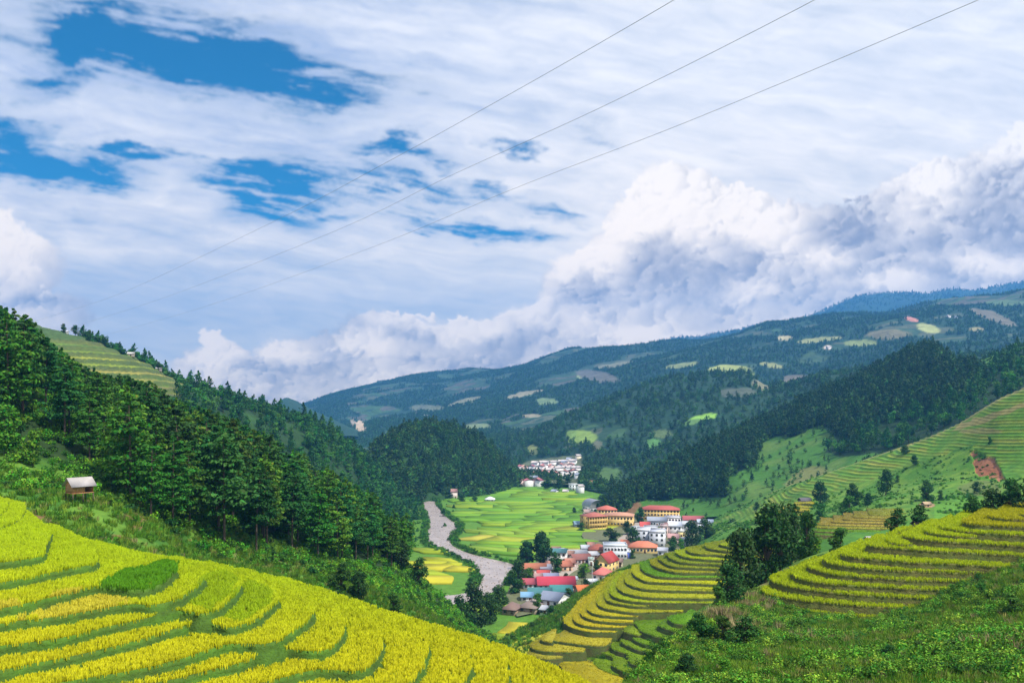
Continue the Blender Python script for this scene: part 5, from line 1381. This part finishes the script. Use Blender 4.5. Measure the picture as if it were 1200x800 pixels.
for i in range(64):
    t_ = i / 63
    px = 600 + 78 * ((i * .618) % 1.0); row = (i % 6)
    py = 567 - row * 4.0 - .06 * (px - 603) + rng.normal() * .6
    if row == 0 and px > 636: continue
    if row > 4 and px < 625: continue
    far_house(px, py, rng.uniform(6, 10), [0, 1, 4, 1, 2, 1, 0, 3][i % 8], 0, [WHITE, CREAM, PINK, WHITE][i % 4], z=1085 + row * 16)
for px, py, k in [(585, 548, 3), (592, 551, 1), (578, 544, 1), (597, 553, 1), (674, 551, 1), (668, 541, 3), (678, 537, 1), (661, 545, 3)]: far_house(px, py, 5.5, k, 0, z=1130)
for i in range(17): far_house(562 + i * 3.9 + rng.normal(), 571 - (i % 3) * 2.0 + i * .12, rng.uniform(5, 8), [5, 3, 1, 1, 3, 4, 1][i % 7], 1, z=925 + 12 * (i % 3))
for px, py, k in [(528, 574, 1), (535, 575, 3), (520, 573, 1), (543, 575, 1)]: far_house(px, py, 5, k, 1, z=880)
for i in range(15): far_house(686 + (i * 7.3) % 32, 588 - (i % 5) * 3.6, rng.uniform(6, 9), [3, 1, 3, 3, 4][i % 5], 2, [WHITE, GREY, CREAM][i % 3], z=790 + 24 * (i % 5))
for px, py, k in [(663, 578, 1), (655, 581, 1), (668, 583, 3), (680, 572, 1), (650, 578, 3)]: far_house(px, py, 6, k, 2, z=830)

for lab_, a, b, w_, k_ in [('lone white house high on the far mountain, right of the pale scar', 970, 408, 5, 1), ('small white house near the top of the far mountain', 1112, 372, 4, 1), ('another small pale house beside it near the mountain top', 1120, 373, 4, 3),
                          ('tiny pale house on the far slope left of the centre', 500, 488, 4, 1), ('tiny pale house at the end of the long field on the mountain', 848, 487, 4, 1)]:
    S_ = S_spur if b > 480 and a > 600 else S_mtn
    p_ = S_.at(a, b, .3, 3.1); w = w_ * p_[1] / FOC
    r_ = link('mountain_house', None, loc=p_, rz=.3, label=lab_, cat='house')
    link('wall', boxes('wall', [(-w / 2, w / 2, -w * .35, w * .35, -4, w * .4)], paint(WHITE)), r_)
    link('roof', roof_mesh(w, w * .7, w * .3, 'gable', paint(far_roofs[k_][0], .6), ov=.6), r_, (0, 0, w * .4))
# poles
def pole(label, px, py, hpx, p=None):
    d = vd(py); p = P(px, py, d) if p is None else p; d = p[1]
    root = link('utility_pole', None, loc=p, label=label, cat='pole')
    h = hpx * d / FOC
    v, f = tube([(0, 0, -.5), (0, 0, h * .5), (0, 0, h)], [.13, .11, .09], 6); link('post', mesh_np('post', v, f, [paint((.66, .66, .66))]), root)
    link('crossarm', boxes('crossarm', [(-.9, .9, -.06, .06, h * .88, h * .88 + .14)], paint((.45, .45, .45))), root)
pole('tall white pole between the stalls in the village', 694, 689, 26)

# ------------------------------------------------------------------ hut on stilts at the edge of the pine wood
hd = 129.0
hp = P(93, 583, hd)
hut = link('field_hut', None, loc=hp, rz=R(52), label='small plank hut on stilts with a pale tin roof', cat='hut')
M_plank = mat('plank', color=(.46, .26, .12), var=.35, scale=2.2, bump=.01, bscale=9)
M_tin = mat('tin_roof', color=(.40, .37, .36), var=.12, scale=1.2, rough=.45)
w, dp, h0, h1 = 3.0, 2.4, .75, 2.0
for sx in (-1, 0, 1):
    for sy in (-1, 1):
        link('stilt', boxes('stilt', [(sx * w / 2 - .06, sx * w / 2 + .06, sy * dp / 2 - .06, sy * dp / 2 + .06, -.6, h0 - .002)], M_bark), hut)
link('floor', boxes('floor', [(-w / 2 - .1, w / 2 + .1, -dp / 2 - .1, dp / 2 + .1, h0, h0 + .08)], M_plank), hut)
pm = boxes('plank', [(-.115, .115, -.02, .02, 0, h1 - h0 - .1)], M_plank)
for i in range(12):
    x = -w / 2 + .125 + i * .25
    for sy in (-1, 1):
        if sy < 0 and i > 6: continue
        o = link('plank', pm, hut, (x, sy * dp / 2 + .01 * (i % 2), h0 + .09))
for i in range(10):
    for sx in (-1, 1): link('plank', pm, hut, (sx * w / 2 + .008 * (i % 2), -dp / 2 + .125 + i * .24, h0 + .09), R(90))
for sx in (-1, 1): link('gable', mesh_np('gable', [(sx * w / 2, -dp / 2, h1), (sx * w / 2, dp / 2, h1), (sx * w / 2, 0, h1 + 1.02), (sx * w / 2 - sx * .05, -dp / 2, h1), (sx * w / 2 - sx * .05, dp / 2, h1), (sx * w / 2 - sx * .05, 0, h1 + 1.02)], [np.array([[0, 1, 2], [3, 4, 5]]), np.array([[0, 1, 4, 3], [1, 2, 5, 4], [2, 0, 3, 5]])], [M_plank]), hut)
for sy in (-1, 1):
    V = [(-w / 2 - .4, sy * (dp / 2 + .45), h1 - .22), (w / 2 + .4, sy * (dp / 2 + .45), h1 - .22), (w / 2 + .4, sy * .02, h1 + 1.12), (-w / 2 - .4, sy * .02, h1 + 1.12)]
    V += [(a, b, c - .05) for a, b, c in V]
    link('roof_sheet', mesh_np('roof_sheet', V, np.array([(0, 1, 2, 3), (4, 5, 6, 7), (0, 1, 5, 4), (1, 2, 6, 5), (2, 3, 7, 6), (3, 0, 4, 7)]), [M_tin]), hut)
# other small huts
def small_hut(label, S, px, py, wpx, roof, wall=(.3, .2, .13), t0=0, t1=99, up_=0.0):
    p = S.at(px, py, t0, t1); d = p[1]; w = wpx * d / FOC
    root = link('field_shed', None, loc=p + np.array((0, 0, up_)), rz=R(12), label=label, cat='shed')
    link('wall', boxes('wall', [(-w / 2, w / 2, -w * .35, w * .35, -1, w * .32)], paint(wall)), root)
    link('roof', roof_mesh(w, w * .7, w * .3, 'gable', paint(roof, .6), ov=w * .1, th=.1), root, (0, 0, w * .32))
    link('door', boxes('door', [(-w * .1, w * .1, -w * .35 - .05, -w * .35 + .02, -.2, w * .26)], paint((.08, .06, .05))), root)
small_hut('dark roofed shed above the little yellow stair of terraces', S_right, 943, 590, 12, (.13, .12, .13), (.35, .28, .22), 1, 3)
small_hut('tan shed on the green slope above the round trees', S_right, 1086, 593, 9, (.5, .36, .22), (.5, .35, .2), .5, 3)
small_hut('white walled shed between the dark ridge trees and the fields, highest on the left hill', S_ridge, 78, 389, 5, (.7, .7, .72), (.5, .5, .5), 1.3, 2)
small_hut('pale roofed shed at the right edge of the yellow hill fields', S_ridge, 153, 416, 7, (.6, .58, .55), (.4, .35, .3), 1.3, 2)
small_hut('grey shed at the lower right corner of the yellow hill fields', S_ridge, 190, 426, 6, (.5, .5, .5), (.35, .3, .28), 1.3, 2)
small_hut('grey tarpaulin roofed shed beside the lowest stepped field on the right', S_near, 1020, 636, 10, (.42, .40, .42), (.2, .17, .15), 4.5, 6, .3)
small_hut('dark shed with a curved looking roof behind the upper right terraces', S_near, 1077, 620, 16, (.20, .16, .17), (.12, .09, .08), 4.5, 6, .5)

# ------------------------------------------------------------------ power lines over the valley
M_wire = mat('cable', color=(.35, .36, .40), var=.05, rough=.5)
for lab, pts_ in [('uppermost of the three power cables crossing the sky', [(-40, 400, 640), (75, 366, 520), (150, 340, 420), (320, 260, 265), (450, 192, 190), (600, 109, 135), (790, 0, 96), (960, -105, 76), (1150, -230, 60)]),
                  ('middle one of the three power cables crossing the sky', [(-20, 415, 640), (105, 377, 520), (200, 346, 420), (380, 276, 265), (530, 205, 190), (700, 128, 135), (955, 0, 96), (1150, -110, 76), (1400, -255, 60)]),
                  ('lowest of the three power cables crossing the sky', [(20, 418, 640), (140, 388, 520), (250, 356, 420), (430, 292, 265), (600, 222, 190), (800, 145, 135), (1147, 0, 96), (1350, -90, 76), (1650, -230, 60)])]:
    cpts = catmull(np.array([P(*q) for q in pts_]), 90)
    v, f = tube(cpts, np.full(90, .034), 5)
    link('power_cable', mesh_np('power_cable', v, f, [M_wire]), label=lab, cat='cable', group='power cables over the valley')

# ------------------------------------------------------------------ trees that stand as individuals
pines = [pine_meshes(200 + i, H=17 + 1.2 * i, q=3200, lean=.5, col=[(.030, .130, .012), (.044, .160, .012), (.024, .112, .016), (.066, .190, .012), (.030, .130, .020), (.062, .150, .014)][i]) for i in range(6)]


def plant(name, meshes, p, s, label, cat='tree', group=None, sz=1.0):
    root = link(name, None, loc=p, rz=rng.uniform(0, 6.28), sc=(s, s, s * sz), label=label, cat=cat, group=group)
    root.empty_display_size = .1
    link('trunk', meshes[0], root); link('crown', meshes[1], root)
    return root


cand = S_left.pts(9000, (S_left.t > 2.2) * (S_left.t < 4.6) * (S_left.PX > -110) * (S_left.PX < 498))
placed = []
cp = CX + FOC * cand[:, 0] / cand[:, 1]; cy = HY - FOC * cand[:, 2] / cand[:, 1]
base_line = np.interp(cp, [-120, 0, 60, 110, 170, 210, 250, 300, 340, 400, 440, 500], [500, 505, 515, 560, 606, 642, 658, 655, 650, 662, 664, 668])
for p, a, b, bl in zip(cand, cp, cy, base_line):
    if b > bl: continue
    if all((p[0] - q[0]) ** 2 + (p[1] - q[1]) ** 2 > 24 for q in placed):
        placed.append(p)
    if len(placed) >= 298: break
print('pines', len(placed))
for i, p in enumerate(placed):
    pxx = CX + FOC * p[0] / p[1]
    k_ = int(rng.integers(0, 6)); s = rng.uniform(.66, 1.05) * (1.0 if pxx < 330 else .85)
    pyy = HY - FOC * p[2] / p[1]
    lim_ = np.interp(pxx, [-110, 0, 25, 50, 65, 90, 120, 150, 185, 200, 240, 300, 350, 400, 440, 480], [345, 360, 370, 393, 408, 425, 440, 442, 455, 470, 478, 505, 530, 560, 580, 605])
    s = min(s, (pyy - lim_) / FOC * p[1] / (17 + 1.2 * k_))
    if s < .32: continue
    zn_ = ('dark green pine at the left edge of the picture, high above the rice hill', 'pines at the left edge') if pxx < 60 else ('dark green pine on the slope above the plank hut', 'pines above the plank hut') if pxx < 150 else \
        ('dark green pine in the middle of the left wood, right of the hut', 'pines in the middle of the left wood') if pxx < 270 else ('dark green pine in the right half of the left wood', 'pines in the right half of the left wood') if pxx < 390 else \
        ('dark green pine at the tip of the wood where the slope drops to the river', 'pines at the tip of the left wood')
    plant('pine_tree', pines[k_], p, s, zn_[0], 'pine', zn_[1])

br = [broad_meshes(300 + i, H=9, W=[4.0, 3.6, 4.4, 3.4][i], q=2300, leaf=.27, nl=18, low=.12, col=[(.030, .095, .012), (.048, .140, .014), (.024, .080, .014), (.10, .25, .015)][i]) for i in range(4)]
bamboo = broad_meshes(320, H=12, W=4.2, q=2600, leaf=.36, nl=22, low=.2, col=(.020, .085, .020), cv=.2)


def tree_at(label, px, py, hpx, k, S=None, t0=0, t1=99, name='tree', cat='tree', group=None, wide=1.0):
    p = P(px, py, vd(py)) if S is None else S.at(px, py, t0, t1)
    m_ = bamboo if k == 'b' else br[k]; H_ = 12 if k == 'b' else 9
    h = hpx * p[1] / FOC; s = h / H_
    root = plant(name, m_, p, s, label, cat, group, 1.0)
    root.scale = (s * wide, s * wide, s)


T = tree_at
# grove between the two terrace groups
T('big dark broadleaf tree at the left end of the grove beside the terraces', 868, 694, 76, 2, S_near, 3.5, 6, wide=.85)
T('tallest dark tree in the middle of the grove between the terrace groups', 897, 682, 92, 0, S_near, 4, 6, wide=.9)
T('drooping dark tree at the right side of the grove', 925, 668, 78, 2, S_near, 4, 6, wide=.8)
T('dark tree at the back of the grove, its top above the terraces', 912, 662, 62, 0, S_near, 4.8, 6)
T('dark tree low in front of the grove against the rice terraces', 856, 712, 52, 2, S_near, 2.5, 6)
T('slim tree at the right edge of the grove', 946, 655, 56, 1, S_near, 4.5, 6, wide=.7)
T('yellow green round bush at the foot of the grove', 885, 680, 32, 3, S_near, 3.5, 6, name='bush', cat='bush')
T('lone round dark green bush on the crest of the scrub slope', 841, 716, 30, 1, S_near, 2.5, 4, name='bush', cat='bush')
T('brownish wide shrub on the left edge of the scrub slope', 822, 752, 34, 0, S_near, 1.5, 4, wide=1.4, name='bush', cat='bush')
T('dense green shrub beside the brownish wide shrub', 846, 756, 34, 1, S_near, 1.5, 4, wide=1.2, name='bush', cat='bush')
T('small feathery bush where the green terraces meet the scrub slope', 769, 772, 16, 1, S_near, 1.5, 4, name='bush', cat='bush')
T('round leafy tree in front of the small stair of terraces', 984, 650, 32, 1, S_near, 4.5, 6, wide=1.25)
T('pale green slender tree left of the round leafy tree', 957, 657, 30, 3, S_near, 4.5, 6)
T('dark conical tree beside the tarpaulin shed', 1050, 628, 33, 0, S_near, 4.5, 6)
T('round dark tree beside the dark shed behind the right terraces', 1079, 622, 30, 0, S_near, 4.5, 6, wide=1.3)
T('leftmost bush of the dark clump on top of the right terraces', 1141, 611, 30, 0, S_near, 4.5, 6, wide=1.1)
T('middle tree of the dark clump on top of the right terraces', 1163, 607, 34, 2, S_near, 4.5, 6, wide=1.2)
T('taller tree of the dark clump near the right edge of the picture', 1185, 605, 44, 0, S_near, 4.5, 6, wide=1.1)
T('dark tree cut by the right edge of the picture above the top terrace', 1208, 605, 46, 2, S_near, 4.5, 6, wide=1.1)
T('tall blue green tree alone on the green slope', 1038, 580, 30, 2, S_right, .8, 3, wide=.8)
T('dark round tree on the green slope right of the tall one', 1086, 586, 24, 0, S_right, .8, 3, wide=1.15)
T('small bush beside the dark round tree on the green slope', 1102, 586, 12, 1, S_right, .8, 3, name='bush', cat='bush')
T('dark tree on the green slope above the stair of terraces', 1000, 592, 26, 0, S_right, .8, 3)
T('wide low tree just above the stair of terraces', 996, 603, 22, 1, S_right, .8, 3, wide=1.5)
T('dark tree next to the dark roofed shed on the slope', 962, 590, 26, 2, S_right, .8, 3)
T('bush between the shed and the stair of terraces', 963, 608, 18, 1, S_right, .5, 3, wide=1.3, name='bush', cat='bush')
T('thin dark tree beside the wide low tree', 1017, 594, 16, 2, S_right, .8, 3)
T('small tree left of the landslide', 1052, 565, 9, 1, S_right, .8, 3)
T('small dark tree right of the landslide scar', 1145, 578, 14, 2, S_right, .8, 3)
T('lone small tree on the terraces above the landslide', 1159, 520, 9, 1, S_right, 1.5, 3)
T('round dark bush on the crest of the green slope', 1061, 532, 10, 2, S_right, 2, 3.2, wide=1.5, name='bush', cat='bush')
T('dark bush halfway down the green slope crest', 1072, 545, 12, 2, S_right, 1.5, 3.2, name='bush', cat='bush')
T('dark tree at the lower left end of the green slope', 887, 598, 10, 2, S_right, 1, 3.2)
T('dark round tree standing right of the last village houses', 858, 630, 22, 2, None, wide=1.1)
# village trees
T('left one of the two big dark trees beside the white houses', 811, 641, 31, 2)
T('right one of the two big dark trees beside the white houses', 827, 639, 33, 0)
T('dark bush below the two big dark trees', 789, 645, 17, 0, wide=1.2)
T('tree with brownish leaves left of the low dark bush', 798, 644, 14, 3)
T('tall feathery bamboo clump above the river bend', 634, 668, 46, 'b', name='bamboo', cat='bamboo', wide=.85)
T('shorter bamboo clump left of the tall one', 618, 667, 34, 'b', name='bamboo', cat='bamboo')
T('dark tree at the right foot of the bamboo', 651, 670, 24, 0)
T('dark tree leaning over the river left of the orange red roof', 607, 684, 28, 2)
T('wide dark tree left of the small crimson roof', 602, 694, 26, 0, wide=1.2)
T('round tree in front of the left end of the crimson roof', 620, 681, 16, 1, wide=1.5)
T('tree in front of the light blue roof', 630, 715, 20, 1, wide=1.1)
T('low green tree right of the slate blue roof', 666, 703, 14, 1, wide=1.4)
T('small tree standing in the village street', 663, 682, 11, 2)
T('wide pale green tree beside the village street', 684, 677, 18, 3, wide=1.5)
T('dark low tree beneath the stalls', 686, 690, 12, 2, wide=1.3)
T('tree between the kiosk and the yellow villa', 700, 672, 16, 0)
T('dark tree against the wall of the long yellow building', 742, 654, 10, 1, wide=1.3)
T('pair-crowned dark tree below the yellow school', 742, 640, 22, 2, wide=1.1)
T('wide dark bush between the school and the fields', 716, 634, 16, 0, wide=1.9)
T('dark tree in front of the orange roofed school wing', 735, 626, 16, 2)
T('tree at the left foot of the school galleries', 682, 622, 10, 1, wide=1.4)
T('tree behind the school roofs', 750, 612, 18, 0)
T('dark bush on the left foot of the village', 585, 712, 26, 2, wide=1.2)
T('tall slender dark tree at the near end of the village', 557, 742, 58, 2, None, wide=.75)
T('dark tree with a double top below the near rice hill', 541, 748, 50, 0, None, wide=.9)
T('dark tree left of the old brown roofs', 574, 728, 34, 0)
T('small dark conifer-like bush on the grass below the slate roof', 646, 727, 18, 2)
T('tiny round bush on the grassy foot of the terraces', 624, 740, 12, 0)
T('bush at the lower edge of the yellow valley field', 601, 757, 14, 1, wide=1.5, name='bush', cat='bush')
T('hedge bush at the tip of the yellow field by the river', 552, 690, 14, 1, wide=1.4, name='bush', cat='bush')
T('dark tree behind the fields left of the far village', 655, 574, 14, 2, wide=1.3)
T('dark tree in front of the far red roofs', 641, 572, 13, 0, wide=1.4)
T('dark tree at the right end of the far fields', 666, 570, 12, 2)
T('bushy tree beside the white pavilion', 556, 588, 8, 0, wide=1.5)
T('dark bush by the river mouth at the far fields', 541, 588, 9, 2, wide=1.3, name='bush', cat='bush')
T('lone dark tree on the far side of the green fields', 673, 601, 7, 2)
T('dark wooded clump of the right hamlet', 706, 592, 13, 2, wide=1.4)
T('dark clump beside the white hall', 718, 601, 14, 0, wide=1.2)
T('biggest bush on the left flank of the scrub slope, right of the brown reeds', 872, 762, 40, 0, S_near, 1, 3.6, wide=1.3, name='bush', cat='bush')
T('low dark bush at the bottom left of the scrub slope', 805, 792, 26, 2, S_near, .5, 3, wide=1.4, name='bush', cat='bush')
T('bright green bush at the bottom of the picture right of the low dark one', 850, 795, 26, 3, S_near, .4, 2, wide=1.4, name='bush', cat='bush')
T('leafy bush in the middle of the scrub slope below the lowest right terrace', 935, 748, 24, 1, S_near, 1, 3.4, wide=1.6, name='bush', cat='bush')
T('left half of the dark hedge across the lower right scrub', 1045, 776, 20, 0, S_near, .6, 3, wide=1.9, name='hedge', cat='hedge')
T('middle of the dark hedge across the lower right scrub', 1078, 774, 22, 1, S_near, .6, 3, wide=1.8, name='hedge', cat='hedge')
T('right half of the dark hedge across the lower right scrub', 1112, 772, 20, 0, S_near, .6, 3, wide=1.9, name='hedge', cat='hedge')
T('bush at the right edge of the picture on the scrub slope', 1185, 720, 26, 1, S_near, 1, 4, wide=1.5, name='bush', cat='bush')
T('round bush under the right ends of the terraces', 1150, 700, 18, 1, S_near, 1, 4, wide=1.5, name='bush', cat='bush')
# left slope bushes near the rice hill
T('left one of the two round dark trees behind the near rice hill', 399, 694, 36, 0, S_left, .8, 3)
T('right one of the two round dark trees behind the near rice hill', 420, 702, 34, 2, S_left, .8, 3)
T('big dark tree at the lower tip of the pine wood', 470, 668, 34, 2, S_left, 2.6, 4)
T('dark tree on the last spur above the valley', 490, 690, 36, 0, S_left, 2, 4)
T('leafy bush low on the slope below the dark pair', 460, 722, 26, 1, S_left, 1, 3, wide=1.2, name='bush', cat='bush')
T('broad bright green tree at the left edge below the pines', 8, 530, 60, 3, S_left, 2.8, 4)
T('bright green tree beside the broad one at the left edge', 40, 545, 44, 3, S_left, 2.6, 4)
T('bright bush right of the plank hut', 130, 592, 16, 3, S_left, 1.5, 3, name='bush', cat='bush')

# ------------------------------------------------------------------ scrub on the near right slope
sm = (S_near.PX > 700) * (S_near.PX < 1260) * (S_near.t > .3) * (S_near.t < 6) * 1.0
nf = fbm(S_near.X / 7, S_near.Y / 7, 4)
sm2 = (S_near.PX > 650) * (S_near.PX < 1300) * (S_near.t < 4.2) * 1.0
scatter('grass', 'meadow', S_near.pts(30000, sm2), .35, .95, [.27, .20, .34, .15, .04], label='rough grass over the scrub slope')
scatter('shrubs', 'scrub', S_near.pts(4200, sm2 * sstep(.0, .3, nf) * (S_near.t < 3.7)), .25, 1.15, [.32, .26, .17, .25], label='leafy weeds over the scrub slope')
for (a, b, n_, k) in [(866, 712, 60, .9), (872, 740, 40, .8), (960, 752, 14, .6), (1160, 765, 22, .5), (880, 704, 30, .7), (845, 722, 30, 1)]:
    c0 = S_near.at(a, b, 0, 4)
    pp = c0 + np.column_stack([rng.normal(size=(n_, 2)) * 1.5, np.zeros(n_)])
    qq = []
    for p in pp:
        e = (S_near.X - p[0]) ** 2 + (S_near.Y - p[1]) ** 2; i = np.argmin(e); qq.append((p[0], p[1], S_near.Z.flat[i]))
    scatter('dry_reeds', 'meadow', np.array(qq), .9, 1.7, [0, 0, .1, .35, .55], zs=1.1)
for (a, b, n_) in [(1110, 762, 130), (1060, 770, 90), (1150, 768, 80)]:
    c0 = S_near.at(a, b, 0, 4)
    pp = c0 + np.column_stack([rng.normal(size=n_) * 4.5, rng.normal(size=n_) * 1.1, np.zeros(n_)])
    qq = []
    for p in pp:
        e = (S_near.X - p[0]) ** 2 + (S_near.Y - p[1]) ** 2; i = np.argmin(e); qq.append((p[0], p[1], S_near.Z.flat[i]))
    scatter('shrubs', 'scrub', np.array(qq), .6, 1.3, [.5, .4, .1, 0])
scatter('grass', 'meadow', S_mid.pts(5200, (S_mid.PX > 560) * (S_mid.PX < 960) * (S_mid.t > .8) * 1.0), 1.0, 2.0, [.4, .4, .15, .05, 0], label='long grass around the middle terraces')
scatter('shrubs', 'undergrowth', S_mid.pts(500, (S_mid.PX > 560) * (S_mid.PX < 900) * (S_mid.t > 2.6) * 1.0), .35, .9, [.2, .4, .2, 0, .2], label='shrubs on the back of the terraced spur')
scatter('shrubs', 'undergrowth', S_right.pts(2600, (S_right.PX > 820) * (S_right.PX < 1260) * (S_right.t > .6) * (S_right.t < 2.9) * (1 - tm) * sstep(-.3, .2, fbm(S_right.X / 18, S_right.Y / 18, 3))), .15, .75, [.25, .35, .25, 0, .15], label='shrubs dotted over the green slope')
# ridge-top trees on the left hill
for i, (a, b, hh, lab) in enumerate([(75, 390, 11, 'dark tree at the upper end of the left skyline'), (88, 392, 12, 'dark tree beside the white walled shed on the skyline'), (104, 398, 13, 'biggest round tree on the left skyline'), (152, 420, 9, 'feathery tree on the skyline above the yellow fields'),
                                  (187, 430, 10, 'round dark tree on the skyline at the lower end of the yellow fields'), (80, 402, 8, 'small tree standing inside the upper green field')]):
    T(lab, a, b, hh, [0, 2][i % 2], S_ridge, 1.3, 2.2)
rid = S_ridge.pts(700, (np.abs(S_ridge.t - 2.0) < .07) * (S_ridge.PX > 95) * (S_ridge.PX < 480) * 1.0)
scatter('forest', 'mid_forest', rid, .5, .95, [.1, .1, .4, .3, .1], label='fringe of trees along the left skyline')

# ------------------------------------------------------------------ haze
hm = bpy.data.materials.new('haze_air'); hm.use_nodes = True
nt = hm.node_tree; nt.nodes.clear()
pv = nt.nodes.new('ShaderNodeVolumePrincipled'); pv.inputs['Density'].default_value = .00015
pv.inputs['Color'].default_value = (.12, .43, 1.0, 1); pv.inputs['Anisotropy'].default_value = .25
om = nt.nodes.new('ShaderNodeOutputMaterial'); nt.links.new(pv.outputs[0], om.inputs['Volume'])
hz_ = link('haze', boxes('haze', [(-9000, 9000, -400, 7600, VZ - 2.5, 950)], hm), kind='stuff')
